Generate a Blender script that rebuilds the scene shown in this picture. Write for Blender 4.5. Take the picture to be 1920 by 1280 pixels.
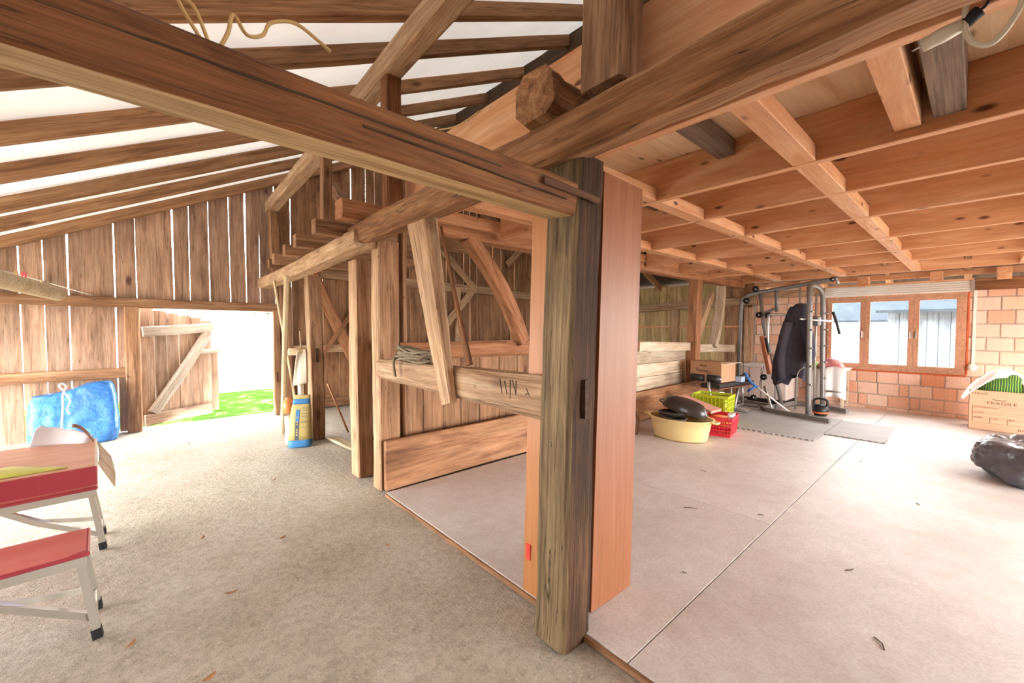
import bpy, bmesh, math, random
from mathutils import Vector, Matrix, noise
random.seed(7)
scene = bpy.context.scene
for o in list(bpy.data.objects): bpy.data.objects.remove(o)

# ------------------------------------------------------------------ camera
CAM_H = 1.4
cam_d = bpy.data.cameras.new('camera'); cam = bpy.data.objects.new('camera', cam_d)
scene.collection.objects.link(cam); scene.camera = cam
cam_d.sensor_width = 36.0; cam_d.lens = 766.0 / 1920.0 * 36.0
cam_d.clip_start = 0.05; cam_d.clip_end = 300
cam.location = (0, 0, CAM_H)
cam.rotation_euler = (math.radians(90 - 2.0), 0, math.radians(-41.4))

# ------------------------------------------------------------------ daylight
world = bpy.data.worlds.new('sky'); scene.world = world; world.use_nodes = True
wn = world.node_tree.nodes; wl = world.node_tree.links; wn.clear()
w_out = wn.new('ShaderNodeOutputWorld'); w_bg = wn.new('ShaderNodeBackground')
w_tc = wn.new('ShaderNodeTexCoord'); w_sep = wn.new('ShaderNodeSeparateXYZ'); w_rmp = wn.new('ShaderNodeValToRGB')
w_rmp.color_ramp.elements[0].position = 0.0; w_rmp.color_ramp.elements[0].color = (1.0, 0.98, 0.96, 1)
w_rmp.color_ramp.elements[1].position = 1.0; w_rmp.color_ramp.elements[1].color = (0.93, 0.97, 1.0, 1)
wl.new(w_tc.outputs['Generated'], w_sep.inputs[0]); wl.new(w_sep.outputs['Z'], w_rmp.inputs[0])
wl.new(w_rmp.outputs[0], w_bg.inputs['Color']); wl.new(w_bg.outputs[0], w_out.inputs[0])
SKY = 20.0
w_bg.inputs['Strength'].default_value = SKY

vs = scene.view_settings
vs.view_transform = 'Standard'; vs.look = 'None'; vs.gamma = 1.0; vs.use_curve_mapping = False
vs.exposure = 0.6
scene.cycles.use_denoising = True
scene.cycles.use_adaptive_sampling = True; scene.cycles.adaptive_threshold = 0.06
scene.cycles.max_bounces = 8; scene.cycles.diffuse_bounces = 5
scene.cycles.transparent_max_bounces = 12
scene.cycles.sample_clamp_indirect = 8.0

def portal(name, loc, rot, sx, sy):
    l = bpy.data.lights.new(name, 'AREA'); l.shape = 'RECTANGLE'; l.size = sx; l.size_y = sy
    l.cycles.is_portal = True
    o = bpy.data.objects.new(name, l); scene.collection.objects.link(o)
    o.location = loc; o.rotation_euler = rot; return o

# ------------------------------------------------------------------ helpers
C = scene.collection
WM = {}
def wmat(o): return WM.get(o.name, Matrix.Identity(4))
def put(o, M, parent):
    C.objects.link(o)
    if parent is not None:
        o.parent = parent; o.matrix_basis = wmat(parent).inverted() @ M
    else: o.matrix_basis = M
    WM[o.name] = M
    return o
def tag(o, label=None, cat=None, group=None, kind=None):
    if label: o['label'] = label
    if cat: o['category'] = cat
    if group: o['group'] = group
    if kind: o['kind'] = kind
    return o
def thing(name, label=None, cat=None, loc=(0, 0, 0), rz=0.0, group=None, kind=None):
    o = bpy.data.objects.new(name, None); o.empty_display_size = 0.1
    put(o, Matrix.Translation(loc) @ Matrix.Rotation(rz, 4, 'Z'), None)
    return tag(o, label, cat, group, kind)
def L(parent, *p):                      # point in a thing's own frame -> world
    return wmat(parent) @ Vector(p)
def mk(name, verts, faces, mat, parent=None, M=None, smooth=False, local=False):
    """verts in world coordinates (or in M's frame when M is given, or in the parent's frame when local)."""
    me = bpy.data.meshes.new(name)
    if M is None:
        if local and parent is not None: verts = [wmat(parent) @ Vector(v) for v in verts]
        c = Vector((0, 0, 0))
        for v in verts: c += Vector(v)
        c /= len(verts); c.z = min(Vector(v).z for v in verts)
        M = Matrix.Translation(c); verts = [Vector(v) - c for v in verts]
    me.from_pydata([tuple(v) for v in verts], [], faces)
    if smooth:
        for p in me.polygons: p.use_smooth = True
    me.update()
    if mat is not None: me.materials.append(mat)
    o = bpy.data.objects.new(name, me)
    return put(o, M, parent)
def bm_obj(name, bm, mat, parent=None, M=None, smooth=False):
    me = bpy.data.meshes.new(name); bm.to_mesh(me); bm.free()
    if smooth:
        for p in me.polygons: p.use_smooth = True
    if mat is not None: me.materials.append(mat)
    return put(bpy.data.objects.new(name, me), M or Matrix.Identity(4), parent)
def axes(p0, p1, up=None):
    p0 = Vector(p0); p1 = Vector(p1); x = (p1 - p0); ln = x.length; x.normalize()
    u = Vector(up) if up else (Vector((0, 0, 1)) if abs(x.z) < 0.85 else Vector((0, 1, 0)))
    y = u.cross(x).normalized(); z = x.cross(y)
    M = Matrix((x, y, z)).transposed().to_4x4(); M.translation = p0
    return M, ln
def beam(name, p0, p1, w, h, mat, parent=None, j=0.005, seg=6, cham=0.012, up=None, taper=(1, 1), slope=(0, 0), bow=(0, 0), seed=None, smooth=False, mat2=None, sides=()):
    """a timber from p0 to p1 (axis through its middle); w across, h along 'up'; slope skews the two ends across the width."""
    M, ln = axes(p0, p1, up)
    r = random.Random(seed if seed is not None else hash((round(p0[0], 3), round(p0[1], 3), round(p0[2], 3), round(w, 3))) & 0xffff)
    V = []; F = []
    c = min(cham, w * 0.35, h * 0.35)
    base = [(-w/2 + c, -h/2), (w/2 - c, -h/2), (w/2, -h/2 + c), (w/2, h/2 - c), (w/2 - c, h/2), (-w/2 + c, h/2), (-w/2, h/2 - c), (-w/2, -h/2 + c)]
    ph = [r.uniform(0, 9) for _ in range(6)]
    for i in range(seg + 1):
        t = i / seg; k = taper[0] + (taper[1] - taper[0]) * t
        by = bow[0] * 4 * t * (1 - t) + j * math.sin(ph[0] + 5 * t) ; bz = bow[1] * 4 * t * (1 - t) + j * math.sin(ph[1] + 4 * t)
        for q, (a, b) in enumerate(base):
            x = t * ln + slope[0] * a * (1 - t) + slope[1] * a * t
            V.append((x, a * k + by + r.uniform(-j, j) * 0.6, b * k + bz + r.uniform(-j, j) * 0.6))
    for i in range(seg):
        for q in range(8):
            a = i * 8 + q; b = i * 8 + (q + 1) % 8
            F.append((a, a + 8, b + 8, b)[::-1])
    F.append(tuple(range(8))[::-1]); F.append(tuple(range(seg * 8, seg * 8 + 8)))
    o = mk(name, V, F, mat, parent, M, smooth)
    if mat2 is not None:                   # a side of the same timber with light put into its colour
        o.data.materials.append(mat2)
        for i, p in enumerate(o.data.polygons):
            if i < seg * 8 and (i % 8) in sides: p.material_index = 1
    return o
def rbox(name, lo, hi, mat, parent=None, bev=0.004, local=False, rot=None, smooth=False):
    lo = Vector(lo); hi = Vector(hi); c = (lo + hi) / 2; d = hi - lo
    bm = bmesh.new(); bmesh.ops.create_cube(bm, size=1.0)
    for v in bm.verts: v.co = Vector((v.co.x * d.x, v.co.y * d.y, v.co.z * d.z))
    if bev > 0: bmesh.ops.bevel(bm, geom=list(bm.edges), offset=min(bev, min(d) * 0.4), segments=1, affect='EDGES', profile=0.5)
    M = Matrix.Translation(c)
    if rot: M = M @ Matrix.Rotation(rot[1], 4, rot[0])
    if local and parent is not None: M = wmat(parent) @ M
    return bm_obj(name, bm, mat, parent, M, smooth)
def smooth_path(pts, n=6):
    P = [Vector(p) for p in pts]; out = []
    for i in range(len(P) - 1):
        a = P[max(i - 1, 0)]; b = P[i]; c = P[i + 1]; d = P[min(i + 2, len(P) - 1)]
        for k in range(n):
            t = k / n
            out.append(0.5 * ((2 * b) + (c - a) * t + (2 * a - 5 * b + 4 * c - d) * t * t + (3 * b - a - 3 * c + d) * t ** 3))
    out.append(P[-1]); return out
def tube(name, pts, r, mat, parent=None, n=8, local=False, curve=0, sq=None, smooth=True):
    """round tube (radius r, or a list of radii) or, with sq=(w,h), a rectangular one."""
    P = [Vector(p) for p in pts]
    if curve: P = smooth_path(P, curve)
    if local and parent is not None: P = [wmat(parent) @ p for p in P]
    V = []; F = []; prev = None
    for i, p in enumerate(P):
        t = (P[min(i + 1, len(P) - 1)] - P[max(i - 1, 0)]).normalized()
        if prev is None:
            u = Vector((0, 0, 1)) if abs(t.z) < 0.9 else Vector((0, 1, 0))
            a = t.cross(u).normalized()
        else: a = (prev - t * prev.dot(t)).normalized()
        prev = a; b = a.cross(t)
        rr = r[min(i * len(r) // len(P), len(r) - 1)] if isinstance(r, (list, tuple)) else r
        if sq:
            w, h = sq
            ring = [(-w/2, -h/2), (w/2, -h/2), (w/2, h/2), (-w/2, h/2)]
            V += [p + a * x + b * y for x, y in ring]
        else:
            V += [p + a * (rr * math.cos(2 * math.pi * k / n)) + b * (rr * math.sin(2 * math.pi * k / n)) for k in range(n)]
    m = 4 if sq else n
    for i in range(len(P) - 1):
        for k in range(m):
            F.append((i * m + k, i * m + (k + 1) % m, (i + 1) * m + (k + 1) % m, (i + 1) * m + k))
    F.append(tuple(range(m))[::-1]); F.append(tuple(range((len(P) - 1) * m, len(P) * m)))
    return mk(name, V, F, mat, parent, None, smooth and not sq)
def lathe(name, prof, mat, parent=None, M=None, n=24, sx=1, sy=1, smooth=True, cap=(True, False)):
    V = []; F = []
    for (r, z) in prof:
        V += [(r * sx * math.cos(2 * math.pi * k / n), r * sy * math.sin(2 * math.pi * k / n), z) for k in range(n)]
    for i in range(len(prof) - 1):
        for k in range(n):
            F.append((i * n + k, i * n + (k + 1) % n, (i + 1) * n + (k + 1) % n, (i + 1) * n + k))
    if cap[0]: F.append(tuple(range(n))[::-1])
    if cap[1]: F.append(tuple(range((len(prof) - 1) * n, len(prof) * n)))
    return mk(name, V, F, mat, parent, M or Matrix.Identity(4), smooth)
def grid(name, nu, nv, fn, mat, parent=None, M=None, smooth=True, thick=0.0):
    V = [fn(i / nu, k / nv) for i in range(nu + 1) for k in range(nv + 1)]
    F = [(i * (nv + 1) + k, (i + 1) * (nv + 1) + k, (i + 1) * (nv + 1) + k + 1, i * (nv + 1) + k + 1) for i in range(nu) for k in range(nv)]
    o = mk(name, V, F, mat, parent, M, smooth)
    if thick:
        s = o.modifiers.new('thickness', 'SOLIDIFY'); s.thickness = thick; s.offset = 0
    return o
def poly_prism(name, pts, z0, z1, mat, parent=None):
    n = len(pts); V = [(x, y, z0) for x, y in pts] + [(x, y, z1) for x, y in pts]
    F = [tuple(range(n))[::-1], tuple(range(n, 2 * n))] + [(i, (i + 1) % n, n + (i + 1) % n, n + i) for i in range(n)]
    return mk(name, V, F, mat, parent)
def lettering(name, text, size, mat, parent, origin, xdir, ydir, squash=1.0):
    cu = bpy.data.curves.new(name, 'FONT'); cu.body = text; cu.size = size; cu.extrude = 0.0006
    tmp = bpy.data.objects.new(name, cu); C.objects.link(tmp)
    bpy.context.view_layer.update()
    me = bpy.data.meshes.new_from_object(tmp.evaluated_get(bpy.context.evaluated_depsgraph_get()))
    bpy.data.objects.remove(tmp); bpy.data.curves.remove(cu)
    me.name = name; me.materials.clear(); me.materials.append(mat)
    x = Vector(xdir).normalized(); y = Vector(ydir).normalized(); z = x.cross(y)
    M = Matrix((x * squash, y, z)).transposed().to_4x4(); M.translation = Vector(origin)
    return put(bpy.data.objects.new(name, me), M, parent)

# ------------------------------------------------------------------ materials
def lin(h):
    h = h.lstrip('#'); out = []
    for i in (0, 2, 4):
        c = int(h[i:i + 2], 16) / 255; out.append(c / 12.92 if c <= 0.04045 else ((c + 0.055) / 1.055) ** 2.4)
    return (*out, 1.0)
def newmat(name):
    m = bpy.data.materials.new(name); m.use_nodes = True
    nt = m.node_tree; b = nt.nodes['Principled BSDF']; return m, nt, b
def nd(nt, kind, **kw):
    n = nt.nodes.new(kind)
    for k, v in kw.items(): setattr(n, k, v)
    return n
def coords(nt, scale, rnd=True):
    tc = nd(nt, 'ShaderNodeTexCoord'); mp = nd(nt, 'ShaderNodeMapping'); mp.inputs['Scale'].default_value = scale
    if rnd:
        oi = nd(nt, 'ShaderNodeObjectInfo'); mu = nd(nt, 'ShaderNodeMath', operation='MULTIPLY'); mu.inputs[1].default_value = 37.0
        ad = nd(nt, 'ShaderNodeVectorMath', operation='ADD')
        nt.links.new(oi.outputs['Random'], mu.inputs[0]); nt.links.new(tc.outputs['Object'], ad.inputs[0]); nt.links.new(mu.outputs[0], ad.inputs[1])
        nt.links.new(ad.outputs[0], mp.inputs['Vector'])
    else: nt.links.new(tc.outputs['Object'], mp.inputs['Vector'])
    return mp.outputs[0]
def tex_noise(nt, vec, scale, detail=4, rough=0.6, dist=0.0):
    n = nd(nt, 'ShaderNodeTexNoise'); n.inputs['Scale'].default_value = scale; n.inputs['Detail'].default_value = detail
    n.inputs['Roughness'].default_value = rough; n.inputs['Distortion'].default_value = dist
    nt.links.new(vec, n.inputs['Vector']); return n.outputs['Fac']
def ramp(nt, fac, stops):
    r = nd(nt, 'ShaderNodeValToRGB'); e = r.color_ramp.elements
    while len(e) > 1: e.remove(e[-1])
    e[0].position = stops[0][0]; e[0].color = stops[0][1]
    for p, c in stops[1:]:
        x = e.new(p); x.color = c
    nt.links.new(fac, r.inputs[0]); return r.outputs[0]
def mixc(nt, fac, a, b, mode='MIX'):
    m = nd(nt, 'ShaderNodeMix', data_type='RGBA', blend_type=mode)
    for s, v in ((m.inputs[0], fac), (m.inputs[6], a), (m.inputs[7], b)):
        if hasattr(v, 'is_linked') or hasattr(v, 'links'): nt.links.new(v, s)
        else: s.default_value = v
    return m.outputs[2]
def bump(nt, b, h, strength=0.3, dist=0.005):
    n = nd(nt, 'ShaderNodeBump'); n.inputs['Strength'].default_value = strength; n.inputs['Distance'].default_value = dist
    nt.links.new(h, n.inputs['Height']); nt.links.new(n.outputs[0], b.inputs['Normal'])
W1 = (1, 1, 1, 1); B0 = (0, 0, 0, 1)
def wood(name, dark, base, light, grain=14.0, cracks=0.0, knots=0.0, blotch=0.35, var=0.25, rough=0.75, bmp=0.35, fine=0.33, ksz=1.0):
    m, nt, b = newmat(name)
    grain *= 1.35
    v = coords(nt, (1.3, grain, grain)); n1 = tex_noise(nt, v, 1.0, 4, 0.68, 0.6)
    col = ramp(nt, n1, [(0.28, lin(dark)), (0.5, lin(base)), (0.74, lin(light))])
    vf = coords(nt, (2.5, grain * 5, grain * 5)); nf = tex_noise(nt, vf, 1.0, 2, 0.7, 0.0)
    col = mixc(nt, 1.0, col, ramp(nt, nf, [(0.32, (1 - fine,) * 3 + (1,)), (0.6, W1)]), 'MULTIPLY')
    v2 = coords(nt, (1, 2.2, 2.2)); n2 = tex_noise(nt, v2, 2.2, 3, 0.55)
    sh = ramp(nt, n2, [(0.3, (1 - blotch, 1 - blotch, 1 - blotch, 1)), (0.7, (1.0, 1.0, 1.0, 1))])
    col = mixc(nt, 1.0, col, sh, 'MULTIPLY')
    if cracks:
        vc = coords(nt, (0.45, 16, 16)); nc = tex_noise(nt, vc, 1.0, 2, 0.5, 0.2)
        ck = ramp(nt, nc, [(0.495, B0), (0.5, W1), (0.505, B0)])
        f = nd(nt, 'ShaderNodeMath', operation='MULTIPLY'); f.inputs[1].default_value = cracks; nt.links.new(ck, f.inputs[0])
        col = mixc(nt, f.outputs[0], col, lin('1d130c'))
    if knots:
        vk = coords(nt, (2.0, 5, 5)); vo = nd(nt, 'ShaderNodeTexVoronoi'); vo.inputs['Scale'].default_value = 0.9 / ksz
        nt.links.new(vk, vo.inputs['Vector'])
        kf = ramp(nt, vo.outputs['Distance'], [(0.07, (knots,) * 3 + (1,)), (0.17, B0)])
        col = mixc(nt, kf, col, lin('4a2412'))
    oi = nd(nt, 'ShaderNodeObjectInfo'); mr = nd(nt, 'ShaderNodeMapRange'); mr.inputs[3].default_value = 1 - var; mr.inputs[4].default_value = 1.0 + var * 0.3
    nt.links.new(oi.outputs['Random'], mr.inputs[0]); hs = nd(nt, 'ShaderNodeHueSaturation')
    nt.links.new(mr.outputs[0], hs.inputs['Value']); nt.links.new(col, hs.inputs['Color'])
    nt.links.new(hs.outputs[0], b.inputs['Base Color']); b.inputs['Roughness'].default_value = rough; b.inputs['Specular IOR Level'].default_value = 0.25 if rough > 0.55 else 0.5
    bump(nt, b, nf, bmp, 0.006); return m
def plain(name, hexc, rough=0.5, metal=0.0, nz=0.0, nscale=8.0, bmp=0.0, trans=0.0, spec=0.5):
    m, nt, b = newmat(name); c = lin(hexc)
    b.inputs['Roughness'].default_value = rough; b.inputs['Metallic'].default_value = metal
    b.inputs['Specular IOR Level'].default_value = spec
    v = coords(nt, (1, 1, 1)); n = tex_noise(nt, v, nscale, 4, 0.6)
    k = max(0.0, 1 - (nz or 0.06))
    col = ramp(nt, n, [(0.3, (c[0] * k, c[1] * k, c[2] * k, 1)), (0.7, c)])
    nt.links.new(col, b.inputs['Base Color'])
    if bmp: bump(nt, b, n, bmp, 0.01)
    return m
M = {}
M['old'] = wood('old_timber', '775239', 'b08360', 'cda682', cracks=0.8, knots=0.6)
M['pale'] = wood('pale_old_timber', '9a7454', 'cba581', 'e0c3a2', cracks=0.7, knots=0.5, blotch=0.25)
M['tie'] = wood('reddish_sawn_timber', '5e3a22', '8a5a37', 'a8794f', grain=18, cracks=0.7, knots=0.7, blotch=0.28, var=0.1)
M['hewn'] = wood('hewn_log', '67432a', 'a3724c', 'c69a70', grain=13, cracks=0.9, knots=0.6, blotch=0.35, var=0.05, bmp=0.7)
M['post'] = wood('dark_weathered_oak', '2c1d12', '543924', '7d5d3e', grain=18, cracks=0.9, knots=0.4, blotch=0.5, var=0.05, bmp=0.7)
M['rafter'] = wood('brown_rafter', '835c41', 'b68862', 'd0a57c', cracks=0.4, knots=0.6, blotch=0.25)
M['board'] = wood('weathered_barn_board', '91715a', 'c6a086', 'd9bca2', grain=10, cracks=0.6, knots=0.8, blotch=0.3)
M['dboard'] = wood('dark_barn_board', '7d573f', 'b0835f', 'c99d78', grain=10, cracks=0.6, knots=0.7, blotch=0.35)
M['door'] = wood('sun_bleached_door_board', '866650', 'b2927a', 'c9b09a', grain=10, cracks=0.5, knots=0.5, blotch=0.3)
M['grey'] = wood('grey_silvered_wood', '8c7d6d', 'b5a797', 'd3c9bc', grain=12, cracks=0.6, knots=0.2, blotch=0.2)
M['new'] = wood('new_spruce_joist', 'c1855a', 'd49c72', 'e2b590', grain=9, knots=0.9, ksz=0.5, blotch=0.1, var=0.08, rough=0.6, bmp=0.12, fine=0.1)
M['deck'] = wood('pale_spruce_panel', 'd0a377', 'e0bb94', 'ebcfac', grain=7, knots=0.8, ksz=0.5, blotch=0.08, var=0.06, rough=0.6, bmp=0.1, fine=0.08)
M['lami'] = wood('beech_laminate', '824c28', '8f5632', '996140', grain=22, blotch=0.04, var=0.02, rough=0.45, bmp=0.03, fine=0.08)
M['lamiy'] = wood('honey_laminate', 'b0713f', 'bd7d48', 'c88a58', grain=12, blotch=0.06, var=0.02, rough=0.5, bmp=0.03, fine=0.08)
M['lowplank'] = wood('wide_brown_plank', '8a5d41', 'b9855f', 'cf9f78', grain=7, cracks=0.4, knots=0.3, blotch=0.3, var=0.1)
M['white_wd'] = wood('pale_horizontal_board', 'bda387', 'dcc7ac', 'e8d9c4', grain=8, cracks=0.3, knots=0.4, blotch=0.15)
M['postside'] = wood('lit_oak_side', '5a4834', '917a5a', 'b39d79', grain=20, cracks=0.9, knots=0.3, blotch=0.35, var=0.02, bmp=0.7)  # paler copy of the oak: side light painted into the colour
M['tieside'] = wood('lit_underside', 'a07c50', 'd2b080', 'e3c89c', grain=16, cracks=0.6, knots=0.3, blotch=0.25, var=0.02)  # pale colour stands in for light thrown up by the floor
M['tng'] = wood('yellowish_tongue_and_groove', 'a58a5a', 'c9ad7a', 'dac496', grain=7, knots=0.4, blotch=0.15, var=0.15)
M['tenon'] = wood('brown_tenon_wood', '4e3525', '6f4e38', '7f5d45', grain=10, blotch=0.3, rough=0.8)
M['redold'] = wood('orange_brown_old_timber', '8a5638', 'c0845c', 'd5a07a', grain=12, cracks=0.7, knots=0.5, blotch=0.25)
# special surfaces
def mat_concrete():
    m, nt, b = newmat('rough_earthy_concrete')
    v = coords(nt, (1, 1, 1), False)
    n1 = tex_noise(nt, v, 1.1, 5, 0.6); n2 = tex_noise(nt, v, 24, 5, 0.8); n3 = tex_noise(nt, v, 95, 3, 0.7)
    col = ramp(nt, n1, [(0.3, lin('ada18e')), (0.52, lin('c3b8a8')), (0.72, lin('d2c9bc'))])
    col = mixc(nt, 1.0, col, ramp(nt, n2, [(0.34, (0.70, 0.68, 0.64, 1)), (0.58, W1)]), 'MULTIPLY')
    col = mixc(nt, ramp(nt, n3, [(0.62, B0), (0.68, (0.7,) * 3 + (1,))]), col, lin('e6dfd3'))
    col = mixc(nt, ramp(nt, n3, [(0.33, (0.6,) * 3 + (1,)), (0.40, B0)]), col, lin('6d604f'))
    nt.links.new(col, b.inputs['Base Color']); b.inputs['Roughness'].default_value = 0.9
    bump(nt, b, n2, 0.7, 0.045); return m
def mat_chip():
    m, nt, b = newmat('dusty_chipboard')
    v = coords(nt, (1, 1, 1)); n1 = tex_noise(nt, v, 0.9, 5, 0.65); n2 = tex_noise(nt, v, 60, 3, 0.7); n3 = tex_noise(nt, v, 9, 4, 0.7)
    col = ramp(nt, n1, [(0.3, lin('c2bab5')), (0.55, lin('d2ccc9')), (0.75, lin('dddad8'))])
    col = mixc(nt, 1.0, col, ramp(nt, n2, [(0.32, (0.84, 0.82, 0.80, 1)), (0.6, W1)]), 'MULTIPLY')
    col = mixc(nt, 1.0, col, ramp(nt, n3, [(0.3, (0.88, 0.86, 0.84, 1)), (0.6, W1)]), 'MULTIPLY')
    nt.links.new(col, b.inputs['Base Color']); b.inputs['Roughness'].default_value = 0.5
    bump(nt, b, n2, 0.15, 0.004); return m
def mat_membrane():
    m, nt, b = newmat('white_roof_membrane'); nt.nodes.remove(b); out = nt.nodes['Material Output']
    d = nd(nt, 'ShaderNodeBsdfDiffuse'); t = nd(nt, 'ShaderNodeBsdfTranslucent'); mx = nd(nt, 'ShaderNodeMixShader'); mx.inputs[0].default_value = 0.022
    v = coords(nt, (1, 1, 1), False); n = tex_noise(nt, v, 1.5, 4, 0.6)
    c = ramp(nt, n, [(0.3, lin('e8e2da')), (0.7, lin('f4f0ea'))])
    nt.links.new(c, d.inputs[0]); nt.links.new(c, t.inputs[0]); nt.links.new(d.outputs[0], mx.inputs[1]); nt.links.new(t.outputs[0], mx.inputs[2])
    nt.links.new(mx.outputs[0], out.inputs[0]); return m
def mat_brick():
    m, nt, b = newmat('hollow_clay_brick')
    oi = nd(nt, 'ShaderNodeObjectInfo')
    c0 = ramp(nt, oi.outputs['Random'], [(0.0, lin('d59f80')), (0.25, lin('e6bca4')), (0.6, lin('eac9b4')), (0.8, lin('dd9a76')), (0.93, lin('e2b498')), (1.0, lin('e8d2b2'))])
    v = coords(nt, (1, 1, 1)); n = tex_noise(nt, v, 9, 5, 0.7)
    c = mixc(nt, ramp(nt, n, [(0.56, B0), (0.70, (0.6,) * 3 + (1,))]), c0, lin('b5a392'))
    wv = nd(nt, 'ShaderNodeTexWave', bands_direction='Y'); wv.inputs['Scale'].default_value = 22; wv.inputs['Distortion'].default_value = 0.3
    nt.links.new(coords(nt, (1, 1, 1), False), wv.inputs['Vector'])
    c = mixc(nt, 1.0, c, ramp(nt, wv.outputs['Fac'], [(0.0, (0.86, 0.84, 0.82, 1)), (0.5, W1)]), 'MULTIPLY')
    nt.links.new(c, b.inputs['Base Color']); b.inputs['Roughness'].default_value = 0.85
    bump(nt, b, wv.outputs['Fac'], 0.4, 0.004); return m
def mat_glass():
    m, nt, b = newmat('window_glass'); nt.nodes.remove(b); out = nt.nodes['Material Output']
    t = nd(nt, 'ShaderNodeBsdfTransparent'); g = nd(nt, 'ShaderNodeBsdfGlossy'); g.inputs['Roughness'].default_value = 0.05
    t.inputs[0].default_value = (0.95, 0.97, 0.97, 1); mx = nd(nt, 'ShaderNodeMixShader'); mx.inputs[0].default_value = 0.05
    nt.links.new(t.outputs[0], mx.inputs[1]); nt.links.new(g.outputs[0], mx.inputs[2]); nt.links.new(mx.outputs[0], out.inputs[0]); return m
def mat_grass():
    m, nt, b = newmat('lawn'); v = coords(nt, (1, 1, 1), False); n = tex_noise(nt, v, 3.0, 6, 0.75)
    c = ramp(nt, n, [(0.38, lin('273814')), (0.55, lin('314a1c')), (0.68, lin('6d6650'))])
    nt.links.new(c, b.inputs['Base Color']); b.inputs['Roughness'].default_value = 1.0; b.inputs['Specular IOR Level'].default_value = 0.0
    bump(nt, b, tex_noise(nt, v, 40, 3), 0.8, 0.03); return m
M['concrete'] = mat_concrete(); M['chip'] = mat_chip(); M['membrane'] = mat_membrane(); M['brick'] = mat_brick(); M['glass'] = mat_glass(); M['grass'] = mat_grass()
M['mortar'] = plain('grey_mortar', 'bfae9e', 0.95, nz=0.35, nscale=14, bmp=0.6)
M['gravel'] = plain('pale_gravel', '8d877d', 0.95, nz=0.15, nscale=20, bmp=0.5, spec=0.0)
M['white_wall'] = plain('white_render', 'e6e2da', 0.9, nz=0.05)
M['rooftile'] = plain('terracotta_roof', 'a98a70', 0.85, nz=0.3, nscale=9)
M['roofdark'] = wood('dark_roof_boarding', '3a2a1d', '57402c', '6e543c', grain=8, cracks=0.4, knots=0.3)
M['greysheet'] = plain('grey_underlay', '8d8a86', 0.8, nz=0.15, nscale=3)

# ------------------------------------------------------------------ floor
XW, YB, XL, YF = 9.1, 7.55, -2.6, -3.6
fl = thing('floor', 'rough earthy concrete barn floor with a raised chipboard deck', kind='structure')
def slab(u, v):
    x = XL - 0.1 + u * (XW + 0.4 - XL); y = YF - 0.1 + v * (YB + 0.25 - YF)
    z = -0.006 + 0.010 * noise.noise((x * 0.9, y * 0.9, 0)) + 0.004 * noise.noise((x * 4, y * 4, 3))
    return (x, y, z)
grid('concrete_slab', 150, 150, slab, M['concrete'], fl)
# chipboard sheets laid edge to edge over the room beyond the posts
seams_x = [1.43, 5.185, 9.06]; rows = [(YF + 0.05, -1.70), (-1.695, 0.902), (0.907, 3.2)]
for r, (ya, yb) in enumerate(rows):
    xs = [1.43, 3.2, 5.185, 7.2, 9.06] if r != 1 else [1.43, 5.185, 9.06]
    if r == 1:
        for (xa, xb, y0, y1) in ((1.43, 5.182, ya, yb), (5.187, 9.06, ya, yb)):
            rbox('chipboard_sheet', (xa, y0, 0.0), (xb, y1, 0.030), M['chip'], fl, bev=0.002)
    else:
        for a, bb in zip(xs[:-1], xs[1:]):
            rbox('chipboard_sheet', (a, ya, 0.0), (bb - 0.004, yb, 0.030 - 0.001 * (r == 2)), M['chip'], fl, bev=0.002)

beam('deck_edge', (1.422, YF + .1, 0.012), (1.422, 3.19, 0.012), 0.014, 0.026, M['dboard'], fl, j=0.001, seg=12, cham=0.001)
# ------------------------------------------------------------------ roof
def zl(x): return 2.92 + 0.485 * x          # underside of the rafters, rising to the ridge
RX = 3.9
def zroof(x): return zl(x) if x <= RX else zl(RX) - 0.485 * (x - RX)
roof = thing('ceiling_roof', 'barn roof of brown rafters under a white membrane', kind='structure')
RY = [-3.3, -2.45, -1.6, -0.75, 0.1, 1.0, 1.9, 2.78, 3.42, 4.2, 5.03, 5.87, 6.6, 7.46]
for k, y in enumerate(RY):
    h = 0.13; w = 0.075 if k < 13 else 0.12
    y2 = y + random.uniform(-0.04, 0.04)
    beam('rafter', (XL - 0.3, y, zl(XL - 0.3) + h * 0.55), (RX, y2, zl(RX) + h * 0.55), w, h, M['rafter'], roof, j=0.006, seg=10)
    beam('rafter', (RX, y2, zl(RX) + h * 0.55), (9.7, y, zroof(9.7) + h * 0.55), w, h, M['rafter'], roof, j=0.006, seg=6)
def memb(u, v):
    x = XL - 0.4 + u * (RX - XL + 0.4); y = YF + v * (YB + 0.1 - YF)
    return (x, y, zl(x) + 0.158 - 0.014 * abs(math.sin(y * 3.7)) + 0.008 * noise.noise((x * 2, y * 3, 1)))
grid('membrane', 40, 80, memb, M['membrane'], roof)
for i in range(24):                          # boarding on the far slope
    x0 = RX + i * 0.245; x1 = x0 + 0.238
    mk('roof_board', [(x0, YF, zroof(x0) + .15), (x1, YF, zroof(x1) + .15), (x1, YB + .1, zroof(x1) + .15), (x0, YB + .1, zroof(x0) + .15),
                      (x0, YF, zroof(x0) + .175), (x1, YF, zroof(x1) + .175), (x1, YB + .1, zroof(x1) + .175), (x0, YB + .1, zroof(x0) + .175)],
       [(0, 3, 2, 1), (4, 5, 6, 7), (0, 1, 5, 4), (1, 2, 6, 5), (2, 3, 7, 6), (3, 0, 4, 7)], M['roofdark'], roof)
beam('ridge_board', (RX - 0.02, YF, zl(RX) + 0.02), (RX + 0.02, YB, zl(RX) + 0.02), 0.06, 0.22, M['roofdark'], roof, seg=10)

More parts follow.
